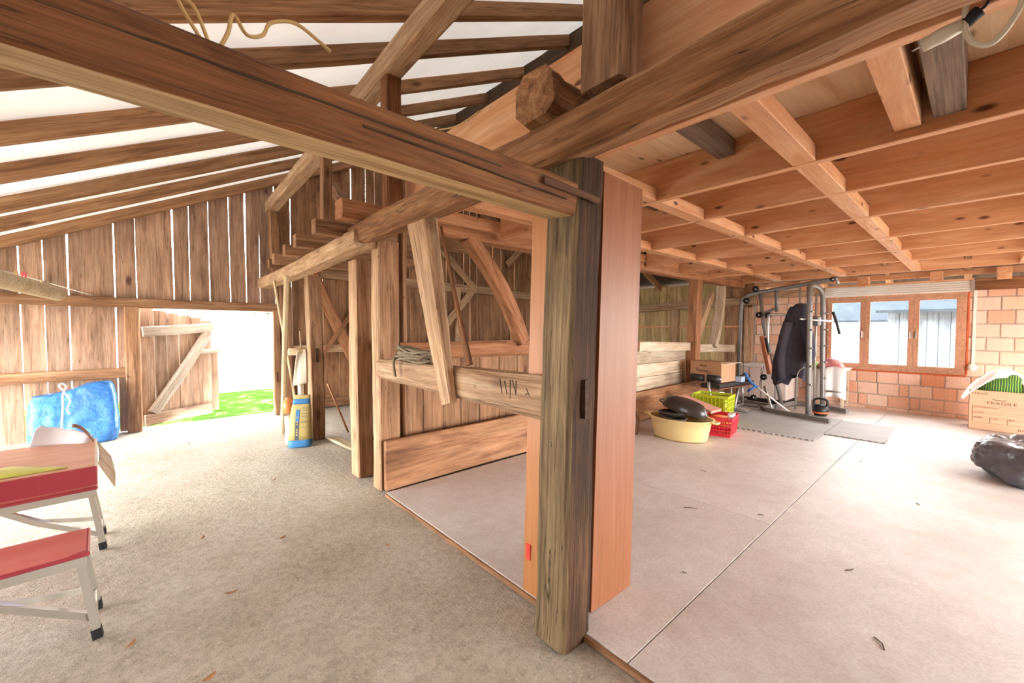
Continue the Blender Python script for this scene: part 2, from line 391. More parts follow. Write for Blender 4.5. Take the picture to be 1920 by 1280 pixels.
# ------------------------------------------------------------------ back wall with the doorway
wb = thing('wall_back', 'weathered vertical board wall with light slipping through the gaps', kind='structure')
DX0, DX1, DZ = -0.13, 1.45, 1.68
gaps = [-1.17, -0.976, -0.772, -0.353, -0.14, 0.251, 0.43, 0.661, 0.917, 1.124, 1.311, 1.528]
edges = [-2.62, -2.38, -2.12, -1.9, -1.66, -1.42] + gaps
x = gaps[-1]
rr = random.Random(5)
while x < 9.0:
    x += rr.uniform(0.17, 0.27); edges.append(min(x, 9.08))
for a, b_ in zip(edges[:-1], edges[1:]):
    if b_ - a < 0.05: continue
    g = rr.uniform(0.006, 0.013) if b_ <= 1.6 else rr.choice([0.0025, 0.003, 0.006, 0.012])
    x0, x1 = a + g / 2, b_ - g / 2; xm = (x0 + x1) / 2
    zb = 0.0
    if x0 >= DX0 - 0.12 and x1 <= DX1 + 0.1: zb = DZ + 0.03
    top = zroof(xm) + 0.09; sl = 0.485 if xm < RX else -0.485
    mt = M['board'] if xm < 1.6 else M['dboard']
    off = rr.uniform(-0.006, 0.006)
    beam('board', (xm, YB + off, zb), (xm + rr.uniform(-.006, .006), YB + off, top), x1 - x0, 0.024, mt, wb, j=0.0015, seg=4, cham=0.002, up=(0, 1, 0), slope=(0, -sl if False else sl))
# rails, posts and braces nailed to the boards
beam('rail', (-2.6, 7.47, 1.735), (1.56, 7.47, 1.715), 0.09, 0.13, M['old'], wb, seg=8)
beam('rail', (-2.6, 7.48, 0.79), (-0.27, 7.48, 0.80), 0.09, 0.13, M['old'], wb, seg=6)
beam('rail', (1.62, 7.47, 2.34), (5.5, 7.47, 2.24), 0.10, 0.17, M['pale'], wb, seg=8)
beam('rail', (5.5, 7.47, 2.24), (9.05, 7.47, 2.10), 0.10, 0.17, M['pale'], wb, seg=8)
beam('rail', (1.62, 7.47, 1.03), (9.05, 7.47, 1.03), 0.09, 0.13, M['pale'], wb, seg=8)
beam('sill_plate', (1.62, 7.45, 0.09), (9.05, 7.45, 0.09), 0.14, 0.15, M['old'], wb, seg=8)
for xx in (2.75, 3.62, 5.0, 6.6):
    beam('wall_post', (xx, 7.46, 0.15), (xx, 7.46, 2.25), 0.12, 0.10, M['pale'], wb, seg=5)
beam('brace', (2.05, 7.42, 2.3), (2.95, 7.42, 0.35), 0.06, 0.19, M['redold'], wb, seg=5, up=(0, 0, 1))
beam('brace', (4.55, 7.42, 3.05), (5.45, 7.42, 2.25), 0.06, 0.14, M['pale'], wb, seg=5)
beam('brace', (5.35, 7.42, 2.18), (4.35, 7.42, 1.1), 0.06, 0.15, M['pale'], wb, seg=5)
beam('brace', (6.4, 7.42, 2.9), (7.3, 7.42, 3.7), 0.06, 0.14, M['pale'], wb, seg=5)
beam('lath', (2.10, 7.37, 0.82), (2.72, 7.37, 1.68), 0.02, 0.06, M['redold'], wb, seg=2)
beam('door_jamb', (-0.20, 7.45, 0.0), (-0.19, 7.45, 1.67), 0.15, 0.12, M['old'], wb, seg=6, up=(0, 1, 0))
beam('door_jamb', (1.50, 7.44, 0.0), (1.50, 7.44, 1.67), 0.10, 0.13, M['old'], wb, seg=6, up=(0, 1, 0))
rbox('mortise', (1.485, 7.372, 0.52), (1.505, 7.376, 0.68), M['roofdark'], wb, bev=0)
beam('wall_post', (1.66, 7.45, 0.0), (1.64, 7.45, 2.05), 0.16, 0.14, M['old'], wb, seg=6, up=(0, 1, 0))
# door leaf swung outward on the left jamb
d1 = thing('door_1', 'bleached board door with a diagonal brace, swung outwards', kind='structure')
H0 = Vector((-0.13, 7.66, 0)); H1 = Vector((0.80, 8.07, 0)); dl = (H1 - H0).normalized(); dn = Vector((-dl.y, dl.x, 0))
Lw = (H1 - H0).length
wds = [0.165, 0.15, 0.15, 0.16, 0.15, 0.13, 0.10]; s = 0.0
for i, wd in enumerate(wds):
    if s + wd > Lw + 0.02: wd = Lw - s
    c = H0 + dl * (s + wd / 2); top = 1.68 - 0.19 * (s + wd / 2) / Lw
    if i >= 5: top = 1.50 if i == 5 else 1.03
    bot = 0.02 + 0.01 * i
    beam('board', (c.x, c.y, bot), (c.x, c.y, top), wd - 0.008, 0.025, M['door'], d1, j=0.002, seg=4, cham=0.002, up=tuple(dn)); s += wd
def onleaf(sv, z, off=-0.035): p = H0 + dl * sv + dn * off; return (p.x, p.y, z)
beam('ledge', onleaf(0.02, 1.335), onleaf(0.93, 1.40), 0.045, 0.14, M['grey'], d1, seg=5)
beam('ledge', onleaf(0.02, 0.10), onleaf(0.88, 0.12), 0.045, 0.16, M['door'], d1, seg=5)
beam('ledge', onleaf(0.72, 1.02), onleaf(1.02, 1.03), 0.045, 0.075, M['grey'], d1, seg=3)
beam('diagonal_brace', onleaf(0.12, 0.19, -0.04), onleaf(0.84, 1.31, -0.04), 0.04, 0.14, M['grey'], d1, seg=5)

# remaining sides of the barn
wlft = thing('wall_left', 'weathered board wall along the low side of the barn', kind='structure')
y = YF
while y < YB:
    wd = rr.uniform(0.2, 0.28); beam('board', (XL, y + wd / 2, 1.60 if 2.9 < y + wd / 2 < 7.3 else 0), (XL, y + wd / 2, zl(XL) + 0.1), 0.024, wd - 0.006, M['board'], wlft, j=0.001, seg=1, cham=0.002, up=(0, 1, 0)); y += wd  # short boards leave an unseen opening, added to let daylight in
wf = thing('wall_front', 'board wall with a wide unseen opening added for daylight', kind='structure')
x = XL
while x < 9.1:
    wd = rr.uniform(0.24, 0.3); xm = x + wd / 2
    zb = 2.05 if 2.9 < xm < 6.6 else 0.0  # doorway added out of view so daylight reaches the chipboard
    beam('board', (xm, YF, zb), (xm, YF, zroof(xm) + 0.1), wd - 0.006, 0.024, M['dboard'], wf, j=0.001, seg=1, cham=0.002, up=(0, 1, 0)); x += wd

# ------------------------------------------------------------------ brick wall with the window
wr = thing('wall_right', 'unrendered hollow clay brick wall around the window', kind='structure')
WY0, WY1, WZ0, WZ1 = 0.09, 1.80, 0.68, 1.93
BT = 1.99                                     # top of the brickwork
GD0, GD1 = -3.3, -0.62                        # unseen gateway added farther along, to light the floor
for (a, b_, z0, z1) in ((GD1, WY0, 0, BT), (WY1, 3.0, 0, BT), (WY0, WY1, 0, WZ0), (YF, GD0, 0, BT), (GD0, GD1, 1.97, BT)):
    rbox('mortar_core', (XW + 0.012, a, z0), (XW + 0.2, b_, z1), M['mortar'], wr, bev=0)
bh = 0.196; bl = 0.262
proto = {}
def brick(y0, y1, z0, z1):
    key = (round(y1 - y0, 2), round(z1 - z0, 2), rr.randrange(3))
    if key not in proto:
        bm = bmesh.new(); bmesh.ops.create_cube(bm, size=1.0)
        for v in bm.verts: v.co = Vector((v.co.x * 0.09, v.co.y * key[0] + rr.uniform(-.003, .003), (v.co.z + 0.5) * key[1] + rr.uniform(-.003, .003)))
        bmesh.ops.bevel(bm, geom=list(bm.edges), offset=0.006, segments=1, affect='EDGES')
        me = bpy.data.meshes.new('brick'); bm.to_mesh(me); bm.free(); me.materials.append(M['brick']); proto[key] = me
    o = bpy.data.objects.new('brick', proto[key])
    put(o, Matrix.Translation((XW + 0.045 + rr.uniform(-.006, .004), (y0 + y1) / 2, z0)), wr)
zc = -0.11; row = 0
while zc < BT - 0.02:
    z0, z1 = max(zc, 0.002), min(zc + bh - 0.013, BT)
    y = GD1 - (row % 2) * 0.13
    while y < 2.93:
        ln = bl if rr.random() > 0.08 else bl * 0.45
        for (a, b_) in [(y, y + ln - 0.013)]:
            a = max(a, GD1); b_ = min(b_, 2.94)
            segs = [(a, b_)]
            if z1 > WZ0 + 0.01 and z0 < WZ1: segs = [(a, min(b_, WY0 - 0.004)), (max(a, WY1 + 0.004), b_)]
            for (p, q) in segs:
                zz1 = z1
                if q - p > 0.04 and z1 - z0 > 0.03: brick(p, q, z0, zz1)
        y += ln
    zc += bh; row += 1
# wooden wall carrying on behind the partition
wsd = thing('wall_side', 'board wall with a plate and posts beyond the partition', kind='structure')
y = 2.98
while y < YB:
    wd = rr.uniform(0.11, 0.16); beam('board', (XW + 0.08, y + wd / 2, 0), (XW + 0.08, y + wd / 2, 2.35), 0.024, wd - 0.004, M['tng'] if y > 3.5 else M['dboard'], wsd, j=0.001, seg=1, cham=0.002, up=(0, 1, 0)); y += wd
beam('wall_plate', (XW, 2.9, 1.93), (XW, YB, 1.79), 0.13, 0.17, M['pale'], wsd, seg=8)
for yy in (3.05, 4.62, 6.2): beam('wall_post', (XW, yy, 0), (XW, yy, 1.8), 0.12, 0.16, M['pale'], wsd, seg=5, up=(0, 1, 0))
beam('lath', (XW + 0.05, 3.0, 1.41), (XW + 0.05, YB, 1.41), 0.03, 0.05, M['new'], wsd, seg=2)
beam('wall_plate', (XW + 0.03, -3.5, 2.03), (XW + 0.03, 0.02, 2.03), 0.15, 0.17, M['tie'], wsd, seg=5)
beam('wall_plate', (XW + 0.05, 1.7, 2.03), (XW + 0.05, 2.95, 2.03), 0.15, 0.14, M['pale'], wsd, seg=5)
for yy in (-0.25, 0.42, 1.28, 2.1): rbox('rafter_foot', (XW - 0.08, yy - 0.07, 2.08), (XW + 0.12, yy + 0.07, 2.26), M['new'], wsd, bev=0.006)
beam('eaves_board', (XW + 0.1, -3.5, 2.23), (XW + 0.1, 3.0, 2.23), 0.03, 0.10, M['new'], wsd, seg=2)

# window
M['winframe'] = wood('brown_window_frame', 'b27e5e', 'c48f6e', 'cd9c7c', grain=6, blotch=0.05, var=0.02, rough=0.4, bmp=0.05)
M['foam'] = plain('orange_foam', 'd0653a', 0.8, nz=0.3, nscale=20, bmp=0.6)
M['chrome'] = plain('brushed_steel', 'c8c8c8', 0.25, 1.0)
win = thing('window_1', 'brown framed window with three glazed sashes', kind='structure', loc=(XW, 0.945, WZ0))
def frame(name, x0, x1, y0, y1, z0, z1, t, mat, parent):
    V = []; F = []
    for (a, b_, c, d) in ((y0, y1, z0, z1), (y0 + t, y1 - t, z0 + t, z1 - t)):
        for xx in (x0, x1): V += [(xx, a, c), (xx, b_, c), (xx, b_, d), (xx, a, d)]
    for k in range(4):
        n = (k + 1) % 4
        F += [(k, n, 8 + n, 8 + k), (4 + k, 12 + k, 12 + n, 4 + n), (k, 4 + k, 4 + n, n), (8 + k, 8 + n, 12 + n, 12 + k)]
    return mk(name, V, F, mat, parent)
frame('outer_frame', XW - 0.01, XW + 0.07, WY0, WY1, WZ0, WZ1, 0.045, M['winframe'], win)
for (a, b_) in ((1.245, 1.755), (0.655, 1.243), (0.135, 0.653)):
    sh = frame('sash', XW - 0.03, XW + 0.03, a, b_, WZ0 + 0.045, WZ1 - 0.045, 0.062, M['winframe'], win)
    rbox('pane', (XW - 0.003, a + 0.055, WZ0 + 0.1), (XW + 0.003, b_ - 0.055, WZ1 - 0.1), M['glass'], sh, bev=0)
    hy = a + 0.03 if a > 0.6 else b_ - 0.03
    rbox('handle', (XW - 0.055, hy - 0.011, 1.22), (XW - 0.028, hy + 0.011, 1.33), M['chrome'], sh, bev=0.004)
rbox('foam_bead', (XW - 0.012, WY0 - 0.01, WZ0 - 0.03), (XW + 0.03, WY1, WZ0), M['foam'], win, bev=0.008)
rbox('foam_bead', (XW - 0.008, WY0 - 0.03, WZ0), (XW + 0.03, WY0, WZ1), M['foam'], win, bev=0.008)

for nm, lc, rt, sx, sy in (('daylight_portal', (0.66, 7.62, 0.84), (math.radians(-90), 0, 0), 1.6, 1.7), ('daylight_portal', (XW + 0.12, 0.945, 1.3), (0, math.radians(90), 0), 1.25, 1.75),
                           ('daylight_portal', (4.75, YF - 0.05, 1.02), (math.radians(90), 0, 0), 3.7, 2.05), ('daylight_portal', (XW + 0.25, -1.96, 0.98), (0, math.radians(90), 0), 1.96, 2.68), ('daylight_portal', (XL - 0.06, 5.1, 0.8), (0, math.radians(-90), 0), 1.6, 4.4)):
    portal(nm, lc, rt, sx, sy)
# ------------------------------------------------------------------ heavy timber frame
def timber(name, label, cat, *a, group=None, **k):
    return tag(beam(name, *a, **k), label, cat, group, 'thing')
# post line
mp = thing('timber_post', 'dark weathered oak post standing at the corner of the chipboard deck', 'post', (1.375, 1.21, 0))
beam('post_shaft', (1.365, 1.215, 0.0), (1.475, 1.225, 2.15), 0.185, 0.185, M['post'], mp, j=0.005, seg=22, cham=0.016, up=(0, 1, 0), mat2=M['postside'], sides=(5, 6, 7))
rbox('mortise', (1.405, 1.113, 1.0), (1.432, 1.135, 1.17), M['roofdark'], mp, bev=0)
beam('tenon_plank', (1.15, 1.118, 1.972), (1.49, 1.113, 1.955), 0.012, 0.03, M['tenon'], mp, j=0.001, seg=4, cham=0.003)  # wooden tenon plank running from the tie into the post
timber('timber_post', 'pale squared post with a rope coil ledge, ending the manger beam', 'post', (1.525, 3.40, 0.0), (1.535, 3.40, 2.13), 0.19, 0.15, M['old'], j=0.006, seg=10, up=(0, 1, 0), mat2=M['pale'], sides=(5, 6, 7))  # paler left faces on this and the next posts: painted side light
p3 = thing('timber_post', 'pale post with a dark notch just behind the manger beam post', 'post', (1.48, 3.86, 0))
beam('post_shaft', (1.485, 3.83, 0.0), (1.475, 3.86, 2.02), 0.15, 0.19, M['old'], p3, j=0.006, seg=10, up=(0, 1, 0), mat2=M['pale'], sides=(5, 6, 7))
rbox('mortise', (1.405, 3.79, 1.02), (1.411, 3.84, 1.2), M['roofdark'], p3, bev=0)
p4 = thing('timber_post', 'brown post beside the yellow sack, small mortise at mid height', 'post', (1.52, 5.44, 0))
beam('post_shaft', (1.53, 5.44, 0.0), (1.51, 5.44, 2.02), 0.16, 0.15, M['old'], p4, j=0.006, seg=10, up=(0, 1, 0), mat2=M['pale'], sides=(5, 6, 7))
rbox('mortise', (1.51, 5.362, 0.97), (1.545, 5.367, 1.14), M['roofdark'], p4, bev=0)
# beams along the post line
mb = thing('main_beam', 'long rough-hewn log beam resting on the dark oak post', 'beam', (1.37, 0, 2.14), kind='thing')
beam('log', (1.365, -3.5, 2.272), (1.365, 3.52, 2.19), 0.195, 0.165, M['hewn'], mb, j=0.010, seg=46, cham=0.022, up=(-0.2, 0, 1))
timber('main_beam', 'squared pale beam running from the paired posts to the door wall', 'beam', (1.36, 3.36, 2.135), (1.36, 7.48, 2.085), 0.20, 0.155, M['pale'], j=0.008, seg=14, cham=0.025)
# tie across the aisle
tb = thing('tie_beam', 'thick reddish tie beam crossing overhead into the dark oak post', 'beam', (0.0, 1.22, 1.88), kind='thing')
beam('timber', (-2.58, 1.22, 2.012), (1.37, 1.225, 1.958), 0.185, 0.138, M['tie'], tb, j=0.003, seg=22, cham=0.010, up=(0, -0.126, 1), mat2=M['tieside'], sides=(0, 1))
beam('dark_split', (-2.5, 1.130, 2.020), (0.95, 1.133, 1.972), 0.010, 0.006, M['roofdark'], tb, j=0.0018, seg=40, cham=0.0005)
beam('dark_split', (0.45, 1.1295, 1.953), (1.30, 1.132, 1.932), 0.008, 0.005, M['roofdark'], tb, j=0.0018, seg=14, cham=0.0005)
# ends of the cross ties on top of the beam
t1 = thing('tie_end', 'weathered log stub poking out over the main beam beside the upright', 'beam', (1.3, 1.3, 2.3))
beam('log', (1.235, 1.265, 2.375), (1.60, 1.265, 2.385), 0.225, 0.205, M['hewn'], t1, j=0.012, seg=8, cham=0.045)
# purlin and its struts
timber('purlin', 'light squared purlin carrying the rafters high above the posts', 'beam', (1.45, -0.6, 3.56), (1.45, 7.46, 3.285), 0.15, 0.17, M['pale'], j=0.006, seg=20)
for (nm, lab, p0, p1, w, h, m_) in (
    ('roof_strut', 'stout upright rising from the main beam over the dark oak post', (1.40, 1.00, 2.34), (1.46, 1.00, 3.43), 0.15, 0.20, 'old'),
    ('roof_strut', 'slim upright between the main beam and the light purlin', (1.46, 3.10, 2.28), (1.46, 3.10, 3.37), 0.13, 0.12, 'tie'),
    ('roof_strut', 'upright standing on the end of a loft joist', (1.43, 4.66, 2.20), (1.45, 4.66, 3.31), 0.10, 0.11, 'old'),
    ('roof_strut', 'upright under the purlin end at the door wall', (1.50, 7.34, 2.19), (1.47, 7.34, 3.21), 0.14, 0.14, 'old')):
    timber(nm, lab, 'post', p0, p1, w, h, M[m_], j=0.004, seg=7, up=(0, 1, 0))
timber('roof_brace', 'short diagonal brace from the strut to the roof by the door wall', 'brace', (1.62, 4.05, 2.34), (1.62, 5.05, 3.05), 0.09, 0.12, M['old'], seg=5)
ordinal = ['first', 'second', 'third', 'fourth', 'fifth']
for k, y in enumerate((3.72, 4.50, 5.12, 5.85, 6.35)):
    timber('loft_joist', 'sawn loft joist end overhanging the pale beam, ' + ordinal[k] + ' from the manger', 'beam', (1.045 + 0.04 * k, y, 2.255), (2.75, y, 2.275), 0.12, 0.125, M['old'], j=0.004, seg=4, group='loft joist ends over the pale beam')
# manger bay
mg = thing('manger_beam', 'thick hewn manger beam with carved carpenter marks', 'beam', (1.34, 2.1, 1.0))
beam('log', (1.45, 1.32, 1.053), (1.45, 3.315, 1.05), 0.145, 0.215, M['pale'], mg, j=0.006, seg=14, cham=0.03, taper=(1.0, 0.72), bow=(0, 0.01))
for (y0, z0, y1, z1) in ((1.66, 1.13, 1.64, 1.05), (1.62, 1.12, 1.60, 1.05), (1.575, 1.13, 1.575, 1.03), (1.56, 1.13, 1.53, 1.06), (1.53, 1.06, 1.53, 1.13), (1.455, 1.10, 1.42, 1.05), (1.42, 1.05, 1.39, 1.12), (1.46, 1.07, 1.39, 1.085)):
    beam('carved_mark', (1.3765, y0, z0), (1.3765, y1, z1), 0.004, 0.006, M['roofdark'], mg, j=0.0003, seg=2, cham=0.001)
timber('manger_brace', 'tapering brace wedged between the main beam and the manger beam', 'brace', (1.37, 2.47, 2.13), (1.355, 2.12, 0.93), 0.09, 0.21, M['pale'], j=0.005, seg=8, taper=(1.15, 0.55), up=(0, 1, 0.2))
timber('brace_lath', 'thin split lath leaning behind the tapering brace', 'lath', (1.415, 2.30, 2.05), (1.415, 1.985, 1.175), 0.02, 0.04, M['tie'], j=0.003, seg=5, taper=(0.5, 1.3), up=(0, 1, 0))

# ------------------------------------------------------------------ partition across the building
wm = thing('wall_middle', 'open timber partition with boards below the rail', kind='structure', loc=(5, 3.35, 0))
YP = 3.33
beam('head_beam', (1.14, YP + .05, 2.335), (9.0, YP - 0.13, 2.27), 0.19, 0.15, M['redold'], wm, j=0.008, seg=22, cham=0.02)
beam('head_board', (1.62, YP - 0.09, 2.405), (9.0, YP - 0.16, 2.38), 0.06, 0.11, M['new'], wm, j=0.002, seg=6, cham=0.004)
beam('rail', (1.62, YP + .03, 1.19), (5.4, YP + .03, 1.12), 0.12, 0.155, M['redold'], wm, j=0.007, seg=10, cham=0.02)
beam('rail', (5.4, YP, 1.105), (7.0, YP, 1.07), 0.13, 0.15, M['white_wd'], wm, j=0.006, seg=6, cham=0.015)
beam('rail', (7.2, YP, 1.02), (9.05, YP, 0.97), 0.12, 0.15, M['white_wd'], wm, j=0.006, seg=6, cham=0.015)
beam('frame_post', (7.09, 3.27, 0), (7.12, 3.24, 2.22), 0.18, 0.17, M['redold'], wm, seg=8, up=(0, 1, 0))
beam('frame_post', (1.70, YP + .09, 0.0), (1.70, YP + .09, 2.26), 0.05, 0.10, M['old'], wm, seg=5, up=(0, 1, 0))
beam('brace', (2.36, YP, 2.28), (3.06, YP - 0.02, 1.24), 0.13, 0.16, M['redold'], wm, j=0.006, seg=10, cham=0.02, bow=(0, 0.07))
beam('brace', (8.33, YP - .04, 2.2), (7.95, YP - .04, 1.03), 0.10, 0.16, M['white_wd'], wm, seg=6, bow=(0, -0.03))
beam('brace', (8.2, YP + .08, 2.05), (7.55, YP + .08, 1.08), 0.08, 0.13, M['pale'], wm, seg=6, bow=(0, 0.04))
x = 1.66
while x < 5.3:
    wd = rr.uniform(0.2, 0.27); beam('board', (x + wd / 2, YP + .1, 0.0), (x + wd / 2, YP + .1, 1.15), wd - 0.007, 0.022, M['dboard'], wm, j=0.0015, seg=2, cham=0.002, up=(0, 1, 0)); x += wd
for k in range(5):
    z0 = 0.02 + k * 0.205
    beam('board', (5.32, YP + 0.03, z0 + 0.1), (7.0, YP + 0.03, z0 + 0.1), 0.024, 0.198, M['white_wd'], wm, j=0.0015, seg=3, cham=0.003)
beam('skirting_plank', (1.445, 3.255, 0.235), (4.4, 3.255, 0.235), 0.045, 0.42, M['lowplank'], wm, j=0.005, seg=8, cham=0.008)
beam('skirting_plank', (4.42, 3.235, 0.235), (8.0, 3.20, 0.265), 0.04, 0.42, M['lowplank'], wm, j=0.005, seg=8, cham=0.008)
rbox('sill_timber', (1.5, 3.30, 0.0), (9.0, 3.44, 0.03), M['old'], wm, bev=0.004)

# ------------------------------------------------------------------ joisted ceiling of the room beyond
ce = thing('ceiling', 'new spruce joists with blocking under a pale board deck', kind='structure', loc=(5, 0, 2.27))
JX = [1.74, 2.66, 3.40, 4.28, 5.39, 6.40, 7.47, 8.92]; JB = 2.27; DK = 2.525
for x in JX:
    beam('joist', (x, -3.5, (JB + DK) / 2), (x, 3.16, (JB + DK) / 2), 0.055, DK - JB, M['new'], ce, j=0.001, seg=4, cham=0.003)
for a, b_ in zip(JX[:-1], JX[1:]):
    for yy in (-2.2, -1.3, -0.42, 0.63, 1.53, 2.5):
        beam('blocking', (a + 0.027, yy, JB + 0.045), (b_ - 0.027, yy, JB + 0.045), 0.105, 0.085, M['new'], ce, j=0.001, seg=1, cham=0.003)
ysp = [-3.5, -1.9, -0.3, 1.3, 3.16]
for a, b_ in zip(ysp[:-1], ysp[1:]):
    for c, d in ((1.64, 4.28), (4.283, 6.4), (6.403, 9.0)):
        rbox('deck_panel', (c, a, DK), (d - 0.003, b_ - 0.003, DK + 0.025), M['deck'], ce, bev=0.001)
beam('rim_board', (1.62, -3.5, 2.52), (1.62, 3.16, 2.56), 0.03, 0.46, M['new'], ce, j=0.001, seg=4, cham=0.002)
M['oldgrey'] = wood('old_grey_block', '5a483a', '7d6654', '957d68', grain=16, blotch=0.2, cracks=0.3)
for (x0, x1, yy) in ((1.77, 2.62, 1.02), (1.77, 2.62, 0.10), (2.70, 3.36, 1.85)):
    beam('old_block', (x0, yy, JB + (0.14 if yy < .5 else 0.20)), (x1, yy, JB + (0.14 if yy < .5 else 0.20)), 0.10, 0.17 if yy < .5 else 0.09, M['oldgrey'], ce, j=0.001, seg=1, cham=0.003)
beam('block', (1.77, 0.23, JB + 0.14), (2.62, 0.23, JB + 0.14), 0.09, 0.20, M['new'], ce, j=0.001, seg=1, cham=0.003)

# closet panels around the corner post
tag(beam('closet_panel', (1.71, 1.19, 0.03), (1.79, 1.19, 2.13), 0.335, 0.022, M['lami'], None, j=0.0, seg=1, cham=0.001, up=(0, 1, 0)), 'tall beech laminate panel standing against the dark oak post', 'panel', kind='thing')
cp = thing('closet_panel', 'honey coloured board standing behind the oak post on the manger side', 'panel', (1.44, 1.42, 0.03))
beam('sheet', (1.440, 1.435, 0.03), (1.505, 1.435, 1.96), 0.02, 0.20, M['lamiy'], cp, j=0.0, seg=1, cham=0.001, up=(0, 1, 0))
rbox('red_tape', (1.432, 1.485, 0.20), (1.4395, 1.515, 0.28), plain('red_tape', 'e8483c', 0.5), cp, bev=0)
# ------------------------------------------------------------------ outside
go = thing('ground_outside', 'grass and pale gravel yard around the barn', kind='structure')
rbox('lawn', (-12, 7.75, -0.35), (3.2, 11.5, -0.12), M['grass'], go, bev=0)
rbox('gravel_yard', (-12, 11.5, -0.35), (12, 40, -0.11), M['gravel'], go, bev=0)
rbox('gravel_yard', (9.35, -40, -0.35), (45, 11.5, -0.15), M['gravel'], go, bev=0)
rbox('gravel_yard', (-40, -40, -0.35), (9.35, -3.75, -0.15), M['gravel'], go, bev=0)
rbox('gravel_yard', (-40, -3.75, -0.35), (-2.75, 7.75, -0.15), M['gravel'], go, bev=0)
ho = thing('neighbour_house', 'white rendered house with open eaves seen through the barn door', 'house', (2.5, 15, 0))
rbox('wall', (-3, 15, -0.1), (8, 15.3, 2.6), M['white_wall'], ho, bev=0)
for k in range(9): beam('eaves_rafter', (2.2 + 0.32 * k, 13.4, 1.72), (2.2 + 0.32 * k, 15.0, 2.45), 0.09, 0.10, M['grey'], ho, seg=1)
mk('roof', [(1.9, 13.3, 1.8), (9, 13.3, 1.8), (9, 17, 3.6), (1.9, 17, 3.6), (1.9, 13.3, 1.87), (9, 13.3, 1.87), (9, 17, 3.67), (1.9, 17, 3.67)],
   [(0, 3, 2, 1), (4, 5, 6, 7), (0, 1, 5, 4), (1, 2, 6, 5), (2, 3, 7, 6), (3, 0, 4, 7)], M['rooftile'], ho)
M['outboard'] = wood('blue_grey_outdoor_board', '6f767f', '838b95', '949ca6', grain=8, cracks=0.3, knots=0.3, blotch=0.3)
nb = thing('neighbour_barn', 'blue grey plank barn with a low roof outside the window', 'barn', (12.6, 0, -0.15))
y = -2.2
while y < 1.25:
    wd = rr.uniform(0.17, 0.24); beam('plank', (12.6, y + wd / 2, -0.15), (12.6, y + wd / 2, 1.75), 0.03, wd - 0.01, M['outboard'], nb, j=0.001, seg=1, cham=0.002, up=(0, 1, 0)); y += wd
M['outroof'] = plain('grey_tin_roof', '33383d', 0.9, nz=0.2, nscale=4, spec=0.0)
rbox('wall_core', (12.62, -2.2, -0.15), (12.75, 1.3, 1.75), M['outboard'], nb, bev=0)
mk('roof', [(12.25, -2.4, 1.72), (12.25, 1.5, 1.72), (16, 1.5, 3.3), (16, -2.4, 3.3), (12.25, -2.4, 1.78), (12.25, 1.5, 1.78), (16, 1.5, 3.36), (16, -2.4, 3.36)],
   [(0, 3, 2, 1), (4, 5, 6, 7), (0, 1, 5, 4), (1, 2, 6, 5), (2, 3, 7, 6), (3, 0, 4, 7)], M['outroof'], nb)
sh = thing('open_shed', 'low open shed on dark posts behind the plank barn', 'shed', (18, 3.5, -0.15))
for yy in (1.6, 2.5, 3.4, 4.3): beam('post', (17.5, yy, -0.15), (17.5, yy, 1.5), 0.14, 0.14, M['outboard'], sh, seg=1, up=(0, 1, 0))
beam('rail', (17.5, 1.4, 0.25), (17.5, 4.6, 0.25), 0.06, 0.1, M['outboard'], sh, seg=1)
mk('roof', [(17.2, 1.2, 1.55), (17.2, 4.8, 1.55), (20.5, 4.8, 3.1), (20.5, 1.2, 3.1), (17.2, 1.2, 1.62), (17.2, 4.8, 1.62), (20.5, 4.8, 3.17), (20.5, 1.2, 3.17)],
   [(0, 3, 2, 1), (4, 5, 6, 7), (0, 1, 5, 4), (1, 2, 6, 5), (2, 3, 7, 6), (3, 0, 4, 7)], M['outroof'], sh)

# ------------------------------------------------------------------ roller shutter above the window
M['alu'] = plain('pale_aluminium', 'd9d4c8', 0.35, 0.4)
M['cream'] = plain('cream_plastic', 'e6dfd0', 0.5)
rs = thing('roller_shutter', 'rolled up pale slatted shutter fixed above the window', 'shutter', (XW - 0.06, 0.9, 1.93))
for k in range(5): rbox('slat', (XW - 0.10 + 0.006 * k, 0.06, 1.925 + 0.034 * k), (XW - 0.03, 1.80, 1.955 + 0.034 * k), M['alu'], rs, bev=0.006)
rbox('end_bracket', (XW - 0.11, 0.03, 1.92), (XW - 0.02, 0.06, 2.10), M['chrome'], rs, bev=0.004)
rbox('cover_board', (XW - 0.11, 0.03, 2.09), (XW - 0.01, 1.80, 2.115), M['new'], rs, bev=0.003)
st = thing('shutter_strap', 'white shutter pull strap hanging on the brick beside the window', 'strap', (XW - 0.02, 0.0, 0.85))
rbox('strap', (XW - 0.022, -0.005, 0.86), (XW - 0.014, 0.03, 2.09), M['cream'], st, bev=0.001)
lathe('winder', [(0.02, 0), (0.045, 0.01), (0.05, 0.05), (0.035, 0.1), (0.0, 0.11)], M['cream'], st, Matrix.Translation((XW - 0.03, 0.02, 0.76)), n=14)

